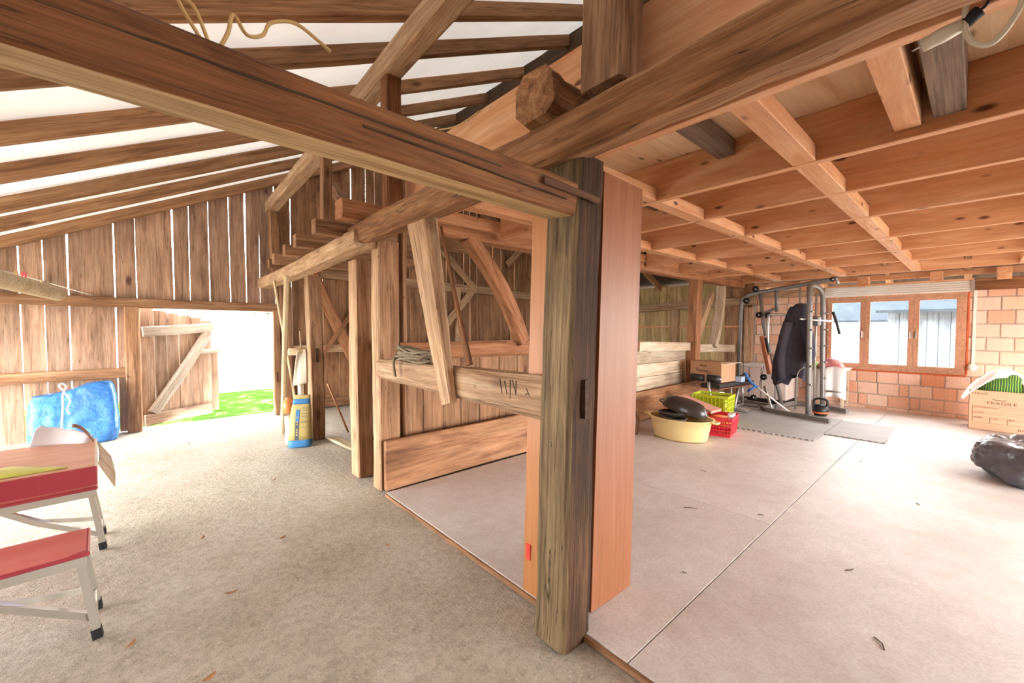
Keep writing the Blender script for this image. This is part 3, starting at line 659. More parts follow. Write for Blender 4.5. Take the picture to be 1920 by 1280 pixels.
# ------------------------------------------------------------------ picnic table set
M['redpl'] = plain('red_plastic', 'a03540', 0.4, nz=0.08, nscale=3)
M['redtop'] = plain('faded_red_plastic', 'cc6b66', 0.45, nz=0.12, nscale=4)
M['alum'] = plain('aluminium_tube', 'bdb9ae', 0.4, 0.5)
M['blackrub'] = plain('black_rubber', '1c1c1e', 0.7)
M['pinkwd'] = wood('pinkish_wood_print', 'b27a60', 'c08a70', 'c9967c', grain=8, blotch=0.06, var=0.02, rough=0.45, bmp=0.02, fine=0.06)
pt = thing('picnic_table', 'red folding camping table with two attached bench seats', 'table', (-0.75, 3.2, 0), math.radians(4))
def bench(yc, xr, z):
    def top(u, v):
        x = -1.05 + u * (xr + 1.05); y = yc - 0.155 + v * 0.31
        e = max(abs(u - 0.5) * 2, abs(v - 0.5) * 2); d = max(0, 1 - ((u - .5) / .46) ** 2 - ((v - .5) / .42) ** 2)
        return L(pt, x, y, z - 0.018 * d - 0.012 * max(0, e - 0.93) / 0.07)
    st_ = grid('bench_seat', 24, 12, top, M['redtop'], pt)
    rbox('seat_edge', (-1.05, yc - 0.157, z - 0.032), (xr + 0.002, yc + 0.157, z - 0.010), M['redpl'], pt, bev=0.006, local=True)
    for s_ in (-1, 1):
        rbox('side_rail', (-1.05, yc + s_ * 0.13 - 0.012, z - 0.075), (xr - 0.01, yc + s_ * 0.13 + 0.012, z - 0.032), M['alum'], pt, bev=0.002, local=True)
        lg = tube('leg', [(xr - 0.03, yc + s_ * 0.125, z - 0.05), (xr + 0.015, yc + s_ * 0.135, 0.03)], 0.014, M['alum'], pt, local=True, sq=(0.028, 0.03))
        tube('rubber_foot', [tuple(L(pt, xr + 0.012, yc + s_ * 0.135, 0.045)), tuple(L(pt, xr + 0.018, yc + s_ * 0.135, 0.0))], 0.017, M['blackrub'], lg, sq=(0.034, 0.036))
    tube('diagonal_bar', [(xr - 0.42, yc - 0.02, z - 0.07), (xr - 0.26, yc - 0.05, 0.23), (xr + 0.0, yc - 0.125, 0.10)], 0.012, M['alum'], pt, local=True, sq=(0.024, 0.03))
    tube('diagonal_bar', [(xr - 0.26, yc - 0.03, 0.23), (xr + 0.0, yc + 0.125, 0.11)], 0.012, M['alum'], pt, local=True, sq=(0.02, 0.024))
    tube('spring_lock', [(xr - 0.33, yc - 0.03, 0.285), (xr - 0.20, yc - 0.06, 0.20)], 0.016, plain('ribbed_grey_plastic', 'b8b6c0', 0.5), pt, local=True, n=10)
    tube('foot_bar', [(xr + 0.008, yc - 0.13, 0.10), (xr + 0.008, yc + 0.13, 0.10)], 0.012, M['alum'], pt, local=True)
bench(-0.51, 0.475, 0.42); bench(0.52, 0.50, 0.42)
rbox('table_top', (-1.0, -0.20, 0.655), (0.50, 0.56, 0.675), M['pinkwd'], pt, bev=0.004, local=True)
rbox('table_rim', (-1.0, -0.205, 0.575), (0.505, -0.195, 0.672), M['redpl'], pt, bev=0.003, local=True)
rbox('table_rim', (-1.0, 0.552, 0.585), (0.505, 0.562, 0.672), M['redpl'], pt, bev=0.003, local=True)
rbox('table_end', (0.495, -0.2, 0.585), (0.506, 0.556, 0.672), M['cream'], pt, bev=0.003, local=True)
for s_ in (-0.15, 0.5): tube('table_leg', [(-0.55, s_, 0.58), (-0.62, s_, 0.0)], 0.014, M['alum'], pt, local=True, sq=(0.028, 0.03))
tube('cross_bar', [(-0.6, -0.6, 0.33), (-0.6, 0.62, 0.33)], 0.014, M['alum'], pt, local=True, sq=(0.03, 0.03))
M['yelbag'] = plain('yellow_green_film', 'c9c85a', 0.35, nz=0.25, nscale=9)
yb = grid('plastic_pouch', 14, 8, lambda u, v: L(pt, -0.12 + 0.52 * u * (1 - 0.1 * v) - 0.15 * v, -0.17 + 0.22 * v + 0.02 * u, 0.678 + 0.022 * math.sin(math.pi * u) * math.sin(math.pi * v) + 0.004 * noise.noise((u * 9, v * 6, 2))), M['yelbag'], None, thick=0.004)
tag(yb, 'flat yellow green plastic pouch lying on the camping table', 'pouch')
M['clear'] = plain('greyish_clear_film', 'c9c7bb', 0.3, nz=0.3, nscale=7)
cb_ = thing('plastic_bag', 'crumpled clear bag with a dark top on the camping table', 'bag', tuple(L(pt, -0.15, 0.12, 0.676)))
grid('film', 12, 10, lambda u, v: L(pt, -0.42 + 0.4 * u, -0.06 + 0.3 * v, 0.682 + 0.11 * math.sin(math.pi * u) ** .6 * math.sin(math.pi * v) ** .6 + 0.012 * noise.noise((u * 7, v * 7, 5))), M['clear'], cb_)
grid('dark_flap', 5, 4, lambda u, v: L(pt, -0.30 + 0.22 * u, 0.07 + 0.12 * v, 0.80 - 0.02 * u + 0.01 * math.sin(5 * u)), plain('dark_blue_fabric', '1f2f3d', 0.7), cb_, thick=0.004)
M['paper'] = plain('white_paper', 'd2cfd2', 0.7, nz=0.08, nscale=6)
pb = thing('paper_sack', 'crumpled white paper sack with a brown rim behind the table edge', 'sack', tuple(L(pt, 0.38, 0.50, 0.676)))
grid('paper', 10, 8, lambda u, v: L(pt, 0.22 + 0.24 * u + 0.03 * v, 0.46 + 0.06 * math.sin(3 * u + 1), 0.677 + 0.115 * v + 0.02 * v * noise.noise((u * 5, v * 4, 8)) - 0.07 * v * u * u), M['paper'], pb, thick=0.003)
grid('brown_rim', 6, 3, lambda u, v: L(pt, 0.40 + 0.09 * u, 0.40 + 0.05 * v, 0.79 - 0.11 * u * u + 0.012 * v), plain('brown_card', '8a5a48', 0.7), pb, thick=0.003)
tag(grid('card_sheet', 6, 6, lambda u, v: L(pt, 0.510 + 0.06 * u + 0.006 * math.sin(4 * v), -0.14 + 0.62 * v, 0.668 - 0.14 * u + 0.03 * u * v), wood('cardboard_sheet', 'b79a80', 'c9af96', 'd6c0aa', grain=5, blotch=0.1, bmp=0.05), None, thick=0.004), 'buckled sheet of pale board hanging off the table end', 'sheet')

# ------------------------------------------------------------------ blue tarpaulin bundle
def mat_tarp():
    m, nt, b = newmat('blue_tarpaulin'); v = coords(nt, (1, 1, 1), False); n = tex_noise(nt, v, 14, 5, 0.7); n2 = tex_noise(nt, v, 3, 3)
    nt.links.new(ramp(nt, n, [(0.35, lin('2a66b0')), (0.55, lin('3f80c8')), (0.75, lin('5a98da'))]), b.inputs['Base Color'])
    b.inputs['Roughness'].default_value = 0.3; ad = nd(nt, 'ShaderNodeMath', operation='ADD'); nt.links.new(n, ad.inputs[0]); nt.links.new(n2, ad.inputs[1])
    bump(nt, b, ad.outputs[0], 0.5, 0.03); return m
M['tarp'] = mat_tarp()
tp = thing('tarp_bundle', 'blue tarpaulin bundle tied with string, leaning on the board wall', 'bundle', (-0.71, 7.2, 0))
bm = bmesh.new(); bmesh.ops.create_cube(bm, size=1.0); bmesh.ops.subdivide_edges(bm, edges=list(bm.edges), cuts=15, use_grid_fill=True)
for v in bm.verts:
    x, y, z = v.co; r = 0.5
    rnd = 1 - 0.10 * (abs(2 * x) ** 4 * abs(2 * y) ** 4 + abs(2 * y) ** 4 * abs(2 * z) ** 4 + abs(2 * x) ** 4 * abs(2 * z) ** 4)
    zz = (z + 0.5); top = 0.60 + 0.09 * (x + 0.5) + 0.03 * math.sin(5 * x)
    wx = 0.78 - 0.10 * zz * (1 if x > 0 else 0.1)
    pinch = 1 - 0.16 * math.exp(-((x + 0.12) / 0.05) ** 2) * (0.5 + 0.5 * zz)
    f = 0.022 * noise.noise((x * 6, y * 5, z * 6)) + 0.012 * noise.noise((x * 15, y * 9, z * 13))
    v.co = Vector((x * wx * rnd + f * 0.4, (y * (0.34 - 0.10 * zz) * rnd) * pinch + 0.10 * zz + f, zz * top * (0.985 + 0.03 * rnd) * (1 - 0.02 * (1 - pinch)) + max(0, f) * (zz > .02)))
bm_obj('tarpaulin', bm, M['tarp'], tp, Matrix.Translation((-0.71, 7.17, 0.0)), True)
M['string'] = plain('white_string', 'e0dcd2', 0.8, nz=0.2, nscale=30)
tube('string', [(-0.79, 7.12, 0.64), (-0.80, 7.06, 0.60), (-0.80, 7.03, 0.45), (-0.81, 6.995, 0.25), (-0.81, 6.98, 0.02)], 0.010, M['string'], tp, curve=4)
tube('string_loop', [(-0.79, 7.12, 0.64), (-0.83, 7.08, 0.71), (-0.80, 7.06, 0.74), (-0.77, 7.06, 0.70), (-0.79, 7.08, 0.64), (-0.74, 7.04, 0.54), (-0.765, 7.02, 0.44), (-0.74, 7.0, 0.38)], 0.008, M['string'], tp, curve=4)

# ------------------------------------------------------------------ things by the brown post
M['sacky'] = plain('yellow_paper_sack', 'c0ad6c', 0.6, nz=0.15, nscale=6)
M['sackb'] = plain('blue_paper_print', '3d7fb8', 0.5, nz=0.1)
M['sackd'] = plain('dark_slate_print', '4a5560', 0.6)
M['palewd'] = wood('fresh_lath', 'c6ab84', 'dcc5a0', 'e8d6b8', grain=8, blotch=0.1, knots=0.2)
sk = thing('cement_sack', 'yellow and blue paper sack slumped beside the brown post', 'sack', (1.29, 5.25, 0), math.radians(-24))
def sackring(z, w, d, off): return [L(sk, w * math.copysign(abs(math.cos(a)) ** 0.55, math.cos(a)) + off, d * math.copysign(abs(math.sin(a)) ** 0.55, math.sin(a)), z) for a in [2 * math.pi * k / 24 for k in range(24)]]
def sackpart(name, zs, mat, cap=True):
    V = []; F = []
    for z in zs:
        t = z / 0.60; w = 0.125 * (1 - 0.28 * t ** 1.5) * (0.93 if z < 0.02 else 1); d = 0.085 * (1 - 0.72 * t ** 2)
        V += sackring(z, w + 0.004 * math.sin(20 * z), d, 0.03 * t * t)
    for i in range(len(zs) - 1):
        for k in range(24): F.append((i * 24 + k, i * 24 + (k + 1) % 24, (i + 1) * 24 + (k + 1) % 24, (i + 1) * 24 + k))
    F.append(tuple(range(24))[::-1]); F.append(tuple(range((len(zs) - 1) * 24, len(zs) * 24)))
    return mk(name, V, F, mat, sk, None, True)
sackpart('blue_base', [0.0, 0.02, 0.05, 0.085], M['sackb']); body = sackpart('body', [0.085, 0.16, 0.24, 0.32, 0.40, 0.46, 0.50], M['sacky']); sackpart('blue_collar', [0.50, 0.53, 0.56], M['sackb']); sackpart('folded_top', [0.56, 0.58, 0.60], M['sacky'])
def onsack(x, z):
    t = z / 0.60; d = 0.085 * (1 - 0.72 * t ** 2); return L(sk, x + 0.03 * t * t, -d - 0.0025, z)
for (x0, x1, z0, z1, mt) in ((-0.045, -0.005, 0.09, 0.30, 'sackd'), (-0.045, -0.005, 0.30, 0.44, 'sackb')):
    n = 6; V = []; F = []
    for k in range(n + 1):
        z = z0 + (z1 - z0) * k / n; V += [onsack(x0, z), onsack(x1, z)]
    F = [(2 * k, 2 * k + 1, 2 * k + 3, 2 * k + 2) for k in range(n)]
    mk('printed_band', V, F, M[mt], body)
for z in (0.46, 0.44, 0.42, 0.39, 0.36, 0.35, 0.30, 0.29, 0.23):
    mk('print_line', [onsack(0.02, z), onsack(0.085 - 0.02 * random.random(), z), onsack(0.085, z + 0.004), onsack(0.02, z + 0.004)], [(0, 1, 2, 3)], M['sackd'], body)
for z in (0.14, 0.17, 0.20, 0.26, 0.29, 0.34):
    mk('print_mark', [onsack(-0.036, z), onsack(-0.014, z), onsack(-0.016, z + 0.018), onsack(-0.034, z + 0.018)], [(0, 1, 2, 3)], M['sacky'], body)
tag(tube('spray_bottle', [(1.21, 5.42, 0.0), (1.21, 5.42, 0.20), (1.205, 5.42, 0.33)], 0.045, plain('clear_white_plastic', 'dcdad2', 0.3), None, n=14), 'whitish plastic bottle hidden behind the yellow sack', 'bottle')
ob = lathe('orange_bag', [(0.0, 0.0), (0.05, 0.01), (0.068, 0.06), (0.066, 0.12), (0.045, 0.17), (0.02, 0.20), (0.0, 0.205)], plain('orange_film', 'e08a4a', 0.4, nz=0.3, nscale=12, bmp=0.4), None, Matrix.Translation((1.235, 5.55, 0.335)), n=14)
tag(ob, 'small orange bag hanging between the sack and the leaning lath', 'bag')
lp1 = timber('leaning_lath', 'long pale lath leaning from the floor up to the beam end', 'lath', (1.28, 6.10, 0.0), (1.235, 5.50, 2.02), 0.05, 0.07, M['palewd'], j=0.002, seg=6, up=(0, 1, 0))
timber('leaning_lath', 'thin lath leaning behind the long pale one', 'lath', (1.42, 5.72, 0.0), (1.27, 6.35, 2.03), 0.03, 0.045, M['palewd'], j=0.002, seg=5, up=(0, 1, 0))
cl_ = thing('hung_cloth', 'off white strip of cloth draped over the peg at the brown post', 'cloth', (1.40, 5.56, 0.75))
grid('cloth', 8, 16, lambda u, v: (1.335 + 0.09 * u + 0.01 * math.sin(9 * u) - 0.05 * v * (1 - u), 5.50 + 0.03 * math.sin(3 * u + 2 * v), 1.13 - 0.42 * v ** 1.2 - 0.03 * (1 - u)), plain('off_white_cloth', 'd8cfbd', 0.85, nz=0.1, nscale=9), cl_, thick=0.006)
tag(tube('wooden_peg', [(1.25, 5.56, 1.10), (1.48, 5.56, 1.09)], 0.045, M['palewd'], None, n=10), 'short round peg sticking out beside the brown post', 'peg')
tag(tube('plastic_pipe', [(1.38, 5.54, 0.05), (1.37, 5.54, 0.80)], [0.03], plain('white_pipe', 'dedcd6', 0.35), None, n=14), 'white plastic drain pipe standing behind the yellow sack', 'pipe')
tag(tube('garden_cane', [(1.445, 5.60, 0.0), (1.40, 5.63, 1.35)], 0.009, M['palewd'], None), 'thin cane standing beside the brown post', 'cane')
tag(tube('broom_handle', [(1.92, 5.45, 0.01), (1.72, 5.62, 0.66)], 0.013, M['new'], None), 'short wooden handle leaning in the bay behind the brown post', 'handle')
for k, (x0, y0, x1, y1) in enumerate(((1.66, 5.25, 1.70, 4.15), (1.85, 4.75, 2.75, 5.25), (1.85, 4.3, 2.5, 4.5))):
    tag(beam('offcut_plank', (x0, y0, 0.03 + 0.02 * k), (x1, y1, 0.05 + 0.02 * k), 0.14, 0.03, M['palewd' if k != 1 else 'lowplank'], None, seg=3), ('pale offcut plank lying by the brown post', 'brown offcut plank lying in the dusty bay', 'pale offcut plank lying by the notched post')[k], 'plank')

# ------------------------------------------------------------------ log, lines and cords
lg = thing('hanging_log', 'barkless pale log hung at head height near the blue bundle', 'log', (-0.8, 4.0, 1.65))
tube('trunk', [(-1.20, 2.0, 1.83), (-0.95, 3.1, 1.775), (-0.745, 4.15, 1.715), (-0.575, 5.0, 1.672)], [0.07, 0.066, 0.062, 0.058, 0.055], M['palewd'], lg, n=12, curve=4)
tube('knot_stub', [(-0.62, 4.75, 1.71), (-0.605, 4.75, 1.755)], 0.025, M['palewd'], lg, n=8)
tag(tube('washing_line', [(-1.75, 5.2, 2.03), (-1.12, 6.1, 1.955), (-0.55, 7.40, 1.80)], 0.006, M['string'], None, n=6, curve=6), 'white washing line tied down to the door lintel', 'line')
for k, (dx, c, lab) in enumerate(((0.0, 'b59a6a', 'wooden clothes peg on the washing line above the log'), (0.035, 'd8485a', 'pink clothes peg on the washing line above the log'))):
    pg = thing('clothes_peg', lab, 'peg', (-0.985 + dx, 6.25 + 0.08 * k, 1.885)); pm = plain('peg_' + c, c, 0.5)
    for s_ in (-1, 1): beam('prong', (-0.985 + dx + s_ * 0.006, 6.25 + .08 * k, 1.955), (-0.985 + dx + s_ * 0.02, 6.25 + .08 * k, 1.84), 0.012, 0.012, pm, pg, j=0, seg=1, cham=0.002)
M['hemp'] = plain('grey_hemp_rope', '8f8068', 0.9, nz=0.35, nscale=60, bmp=0.5)
rp = thing('rope_coil', 'coil of grey rope heaped on the manger beam', 'rope', (1.45, 2.75, 1.15)); rnd = random.Random(3)
for k in range(11):
    a0 = rnd.uniform(0, 6); pts = []; ox, oy = rnd.uniform(-.02, .02), rnd.uniform(-.03, .03); ry = rnd.uniform(0.17, 0.27); tl = rnd.uniform(-.2, .2)
    for i in range(13):
        a = a0 + i * 2 * math.pi / 12
        pts.append((1.44 + ox + 0.05 * math.sin(a), 2.72 + oy + ry * math.cos(a), 1.145 + 0.007 * k + max(0, tl * 0.25 * math.cos(a)) + 0.02 * abs(math.sin(1.5 * a + k))))
    tube('rope_turn', pts, 0.0095, M['hemp'], rp, n=7, curve=4)
tube('rope_end', [(1.40, 2.93, 1.19), (1.365, 2.90, 1.14), (1.355, 2.87, 1.08), (1.36, 2.86, 1.03)], 0.0095, M['hemp'], rp, n=7, curve=4)
M['twine'] = plain('yellow_twine', 'c2a06a', 0.8)
tag(tube('twine', [(0.10, 1.17, 2.045), (0.07, 1.18, 2.10), (0.06, 1.20, 2.14), (0.09, 1.2, 2.13), (0.115, 1.18, 2.05), (0.13, 1.18, 2.045), (0.15, 1.18, 2.09), (0.165, 1.2, 2.15), (0.19, 1.19, 2.11), (0.225, 1.2, 2.13), (0.245, 1.2, 2.17), (0.30, 1.2, 2.195), (0.36, 1.2, 2.175), (0.385, 1.19, 2.155)], 0.0045, M['twine'], None, n=6, curve=6), 'curly baling twine sticking up from the reddish tie beam', 'twine')
tag(tube('wire', [(1.45, 3.04, 3.05), (1.50, 2.7, 2.84), (1.55, 2.35, 2.74), (1.58, 2.1, 2.76)], 0.005, M['twine'], None, n=6, curve=5), 'sagging yellow wire strung from the slim upright to the loft edge', 'wire')
M['cable'] = plain('grey_white_cable', 'cfc9b4', 0.4)
pl_ = thing('mains_plug', 'white two pin mains plug and cable hanging under the first joist', 'plug', (1.72, 0.08, 2.2))
pa, pb_ = Vector((1.715, 0.125, 2.225)), Vector((1.70, 0.045, 2.235)); pd = (pb_ - pa).normalized()
tube('plug_body', [pa, pa + pd * 0.02, pa + pd * 0.04, pb_], [0.019, 0.019, 0.021, 0.017], M['cable'], pl_, n=12)
for s_ in (-1, 1): tube('pin', [pa + Vector((0.008 * s_, 0, 0.004 * s_)), pa - pd * 0.022 + Vector((0.008 * s_, 0, 0.004 * s_))], 0.0025, M['chrome'], pl_, n=6)
tube('cable', [pb_ + Vector((0, 0, 0.3)), pb_ + Vector((-0.004, -0.004, 0.08)), pb_ + Vector((-0.004, -0.005, -0.02)), Vector((1.69, 0.018, 2.165)), Vector((1.685, -0.012, 2.152)), Vector((1.68, -0.042, 2.19)), Vector((1.68, -0.06, 2.26)), Vector((1.68, -0.065, 2.5))], 0.007, M['cable'], pl_, n=8, curve=6)
bs = thing('cable_socket', 'black cable socket behind the white mains plug', 'socket', (1.70, 0.03, 2.26))
tube('socket_body', [pb_ + Vector((0.005, -0.004, 0.004)), pb_ + Vector((0.003, -0.03, 0.022))], 0.017, M['blackrub'], bs, n=12)
tube('black_cable', [pb_ + Vector((0.003, -0.03, 0.022)), pb_ + Vector((0.0, -0.05, 0.05)), pb_ + Vector((0, -0.09, 0.22))], 0.004, M['blackrub'], bs, n=6, curve=4)
# dry leaves and chips on the concrete
M['leaf'] = plain('dry_leaf', 'a5774f', 0.8, nz=0.3, nscale=20)
LEAF = (('dry leaf curled by the foot of the camping bench', -0.10, 2.42), ('broad dry leaf lying between the camping bench and the oak post', 0.28, 2.55), ('reddish dry leaf alone at the front of the concrete floor', 0.14, 1.98),
        ('dry leaf lying out from the far bench leg', 0.22, 3.35), ('dry leaf in the open middle of the concrete floor', 0.62, 3.0), ('dry leaf halfway to the yellow sack', 0.80, 4.2), ('dry leaf lying near the doorway', 0.30, 6.2), ('dry leaf at the edge of the chipboard by the manger bay', 1.10, 2.45))
for k, (lab, lx, ly) in enumerate(LEAF):
    a = rnd.uniform(0, 6.28); s0 = rnd.uniform(0.016, 0.028)
    lf = grid('dry_leaf', 4, 3, lambda u, v: (lx + s0 * ((u - .5) * 2 * math.cos(a) - (v - .5) * math.sin(u * 3.1) * math.sin(a)), ly + s0 * ((u - .5) * 2 * math.sin(a) + (v - .5) * math.sin(u * 3.1) * math.cos(a)), 0.009 + 0.006 * abs(u - .5) + 0.005 * math.sin(4 * v)), M['leaf'], None, thick=0.001)
    tag(lf, lab, 'leaf', 'dry leaf scraps on the concrete')
M['twig'] = plain('dark_twig', '4e3b2a', 0.9)
SPL = (('dark splinter lying in front of the yellow basin', 3.9, 1.65, .03), ('long dark twig on the chipboard beyond the laminate panel', 3.05, 1.35, .05), ('dark splinter beside the long floor seam', 3.3, 1.02, .02), ('dark splinter in the middle of the wide chipboard sheet', 2.9, 0.45, .03),
       ('dark splinter lying towards the refuse sack', 4.4, 0.25, .02), ('dark crumb near the foam mat corner', 5.4, 0.75, .015), ('curved dark twig at the front of the chipboard floor', 2.3, 0.22, .04), ('dark crumb by the foot of the laminate panel', 2.2, 1.05, .012))
for (lab, tx, ty, l0) in SPL:
    a = rnd.uniform(0, 6.28)
    tag(tube('wood_splinter', [(tx, ty, 0.033), (tx + l0 * math.cos(a), ty + l0 * math.sin(a), 0.034), (tx + 1.9 * l0 * math.cos(a + .3), ty + 1.9 * l0 * math.sin(a + .3), 0.033)], 0.0025, M['twig'], None, n=5), lab, 'splinter', 'splinters on the chipboard')
# ------------------------------------------------------------------ foam puzzle mats under the gym machine
M['mat'] = plain('grey_foam_mat', 'a5a3a2', 0.7, nz=0.12, nscale=5, bmp=0.1)
def wavy(x0, y0, x1, y1, n=9, a=0.012):
    pts = []
    def edge(p, q, out):
        d = (Vector(q) - Vector(p)); L0 = d.length; d.normalize(); nrm = Vector((d.y, -d.x))
        for i in range(n * 4):
            t = i / (n * 4); pts.append(tuple(Vector(p) + d * (L0 * t) + nrm * (a * math.sin(2 * math.pi * n * t))))
    edge((x0, y0), (x1, y0), 1); edge((x1, y0), (x1, y1), 1); edge((x1, y1), (x0, y1), 1); edge((x0, y1), (x0, y0), 1)
    return pts
fm = thing('foam_mat', 'grey interlocking foam floor mat under the gym machine', 'mat', (6.9, 1.6, 0.03))
for (x0, y0, x1, y1) in ((6.42, 0.67, 6.97, 1.25), (6.97, 0.67, 7.52, 1.25), (5.93, 1.25, 6.48, 1.83), (6.48, 1.25, 7.03, 1.83), (7.03, 1.25, 7.58, 1.83), (5.93, 1.83, 6.48, 2.41), (6.48, 1.83, 7.03, 2.41), (7.03, 1.83, 7.58, 2.41)):
    poly_prism('mat_tile', wavy(x0 + .004, y0 + .004, x1 - .004, y1 - .004), 0.0305, 0.043, M['mat'], fm)

# ------------------------------------------------------------------ multi gym
M['steel'] = plain('graphite_steel_tube', '77736f', 0.35, 0.2)
M['lightsteel'] = plain('silver_tube', 'b9b6b0', 0.3, 0.7)
M['black'] = plain('black_plastic', '1b1b1d', 0.5)
M['orange'] = plain('tan_vinyl', 'b5673a', 0.5)
gy = thing('multi_gym', 'graphite multi gym frame with pulleys in front of the brick wall', 'gym machine', (7.8, 2.0, 0.043))
g = dict(parent=gy)
tube('front_skid', [(7.55, 2.30, 0.075), (7.40, 2.20, 0.075), (7.30, 1.85, 0.075), (7.16, 1.33, 0.075)], 0.03, M['steel'], sq=(0.06, 0.065), **g)
tube('front_skid', [(8.50, 2.05, 0.075), (8.40, 1.75, 0.075), (8.22, 1.31, 0.075)], 0.03, M['steel'], sq=(0.06, 0.065), **g)
tube('base_bar', [(7.52, 2.27, 0.075), (8.50, 2.05, 0.075)], 0.03, M['lightsteel'], sq=(0.05, 0.05), **g)
tube('base_bar', [(7.95, 2.80, 0.075), (7.80, 2.15, 0.075)], 0.03, M['steel'], sq=(0.06, 0.06), **g)
tube('rear_skid', [(7.70, 2.80, 0.075), (8.14, 2.76, 0.075)], 0.03, M['steel'], sq=(0.06, 0.06), **g)
tube('front_arch', [(7.33, 1.62, 0.08), (7.33, 1.63, 1.00), (7.34, 1.64, 1.78), (7.42, 1.66, 1.98), (7.62, 1.67, 2.05), (8.1, 1.69, 2.04), (8.34, 1.70, 1.97), (8.44, 1.70, 1.78), (8.44, 1.69, 1.0), (8.40, 1.66, 0.08)], 0.037, M['steel'], n=10, curve=4, **g)
tube('boom', [(7.90, 2.80, 0.08), (7.88, 2.79, 0.8), (7.86, 2.76, 1.75), (7.86, 2.70, 1.92), (7.86, 2.54, 1.985), (7.85, 2.0, 2.06), (7.84, 1.40, 2.145)], 0.034, M['steel'], n=10, curve=5, **g)
tube('slanted_mast', [(7.85, 2.46, 1.97), (7.85, 2.40, 1.45), (7.84, 2.10, 0.10)], 0.03, M['steel'], n=8, **g)
tube('hanger', [(7.85, 2.22, 2.02), (7.85, 2.205, 1.66)], 0.03, M['steel'], n=8, **g)
tube('press_lever', [(7.85, 2.48, 1.60), (7.85, 2.21, 1.72)], 0.022, M['steel'], n=8, **g)
tube('press_arm', [(7.80, 2.05, 1.60), (7.80, 2.28, 1.61), (7.78, 2.31, 1.55), (7.76, 2.31, 1.15), (7.75, 2.29, 0.98), (7.74, 2.20, 0.93)], 0.022, M['lightsteel'], n=8, curve=4, **g)
tube('guide_rod', [(7.80, 1.87, 2.03), (7.80, 1.90, 0.08)], 0.016, M['lightsteel'], n=8, **g)
tube('guide_rod', [(8.15, 1.73, 1.95), (8.15, 1.73, 0.10)], 0.016, M['lightsteel'], n=8, **g)
tube('cable', [(7.86, 2.72, 1.80), (7.86, 2.70, 0.1)], 0.005, M['black'], n=5, **g)
tube('cable', [(7.86, 2.38, 0.75), (7.86, 2.45, 0.40)], 0.004, M['black'], n=5, **g)
tube('barbell', [(7.2, 1.72, 1.52), (8.75, 1.62, 1.50)], 0.014, M['lightsteel'], n=8, **g)
rbox('bar_carriage', (8.08, 1.67, 1.42), (8.22, 1.79, 1.58), M['steel'], gy, bev=0.02)
tube('hand_grip', [(8.62, 1.60, 1.66), (8.62, 1.55, 1.50), (8.62, 1.50, 1.28)], 0.022, M['black'], n=8, curve=3, **g)
for k in range(5):
    zz = 0.55 + 0.27 * k
    tube('hook_bolt', [(7.32, 1.60, zz), (7.27, 1.58, zz)], 0.012, M['chrome'], n=8, **g); tube('hook_bolt', [(8.44, 1.66, zz), (8.38, 1.62, zz)], 0.012, M['chrome'], n=8, **g)
tube('weight_horn', [(8.40, 1.62, 0.34), (8.40, 1.42, 0.34)], 0.014, M['steel'], n=8, **g)
for (px_, pz) in ((2.52, 2.055), (2.66, 1.86), (2.46, 1.61), (2.32, 1.60), (2.37, 0.55), (2.52, 0.18), (1.46, 2.13)):
    pu = tube('pulley', [(7.80, px_, pz), (7.825, px_, pz)], 0.052 if px_ > 1.5 else 0.035, M['black'], n=18, parent=gy)
    tube('hub', [(7.79, px_, pz), (7.80, px_, pz)], 0.015, M['chrome'], n=10, parent=pu)
beam('back_pad', (7.78, 2.38, 1.25), (7.78, 2.25, 0.62), 0.26, 0.055, M['orange'], gy, j=0, seg=2, cham=0.02, up=(0, 1, 0.2))
beam('pad_backing', (7.78, 2.33, 1.22), (7.78, 2.29, 0.98), 0.12, 0.05, M['black'], gy, j=0, seg=1, cham=0.01, up=(0, 1, 0.2))
tube('seat_strut', [(7.62, 2.30, 0.42), (7.42, 2.12, 0.08)], 0.02, M['lightsteel'], n=8, **g)
tube('pull_handle', [(7.85, 1.42, 2.14), (7.85, 1.40, 2.06)], 0.02, M['lightsteel'], n=8, **g)

# jacket hanging on the frame
def mat_cloth(name, hx):
    m = plain(name, hx, 0.9, nz=0.2, nscale=12, bmp=0.15); return m
M['navy'] = mat_cloth('dark_navy_fleece', '3b3641')
jk = thing('jacket', 'dark navy hooded jacket hung on the multi gym', 'jacket', (7.5, 1.83, 0.5))
def jring(z, t): 
    w = 0.10 + 0.14 * min(1, t * 1.3) ** 0.7; d = 0.075 + 0.05 * t
    return w, d
V = []; F = []; n = 36; rows_ = 26
for i in range(rows_ + 1):
    t = i / rows_; z = 1.72 - 1.10 * t
    w, d = jring(z, t); cy = 1.83 + 0.09 * t
    for k in range(n):
        a = 2 * math.pi * k / n; f = 1 + 0.10 * t * math.sin(5 * a + 1.3 * t) + 0.05 * math.sin(9 * a + 3 * t)
        V.append((7.52 + d * f * math.cos(a), cy + w * f * math.sin(a), z - 0.05 * t * math.sin(3 * a + 1) - (0.10 * t * t if math.sin(a) > 0 else 0)))
for i in range(rows_):
    for k in range(n): F.append((i * n + k, i * n + (k + 1) % n, (i + 1) * n + (k + 1) % n, (i + 1) * n + k))
F.append(tuple(range(n)))
mk('body', V, F, M['navy'], jk, None, True)
lathe('hood', [(0.0, 0.20), (0.06, 0.19), (0.115, 0.14), (0.135, 0.07), (0.125, 0.0), (0.10, -0.07), (0.06, -0.11)], M['navy'], jk, Matrix.Translation((7.5, 1.79, 1.57)), n=20, sx=0.8, sy=1.0)
tube('sleeve', [(7.44, 1.73, 1.50), (7.42, 1.66, 1.25), (7.42, 1.63, 1.02), (7.44, 1.65, 0.88)], [0.075, 0.07, 0.065, 0.055], M['navy'], jk, n=12, curve=4)
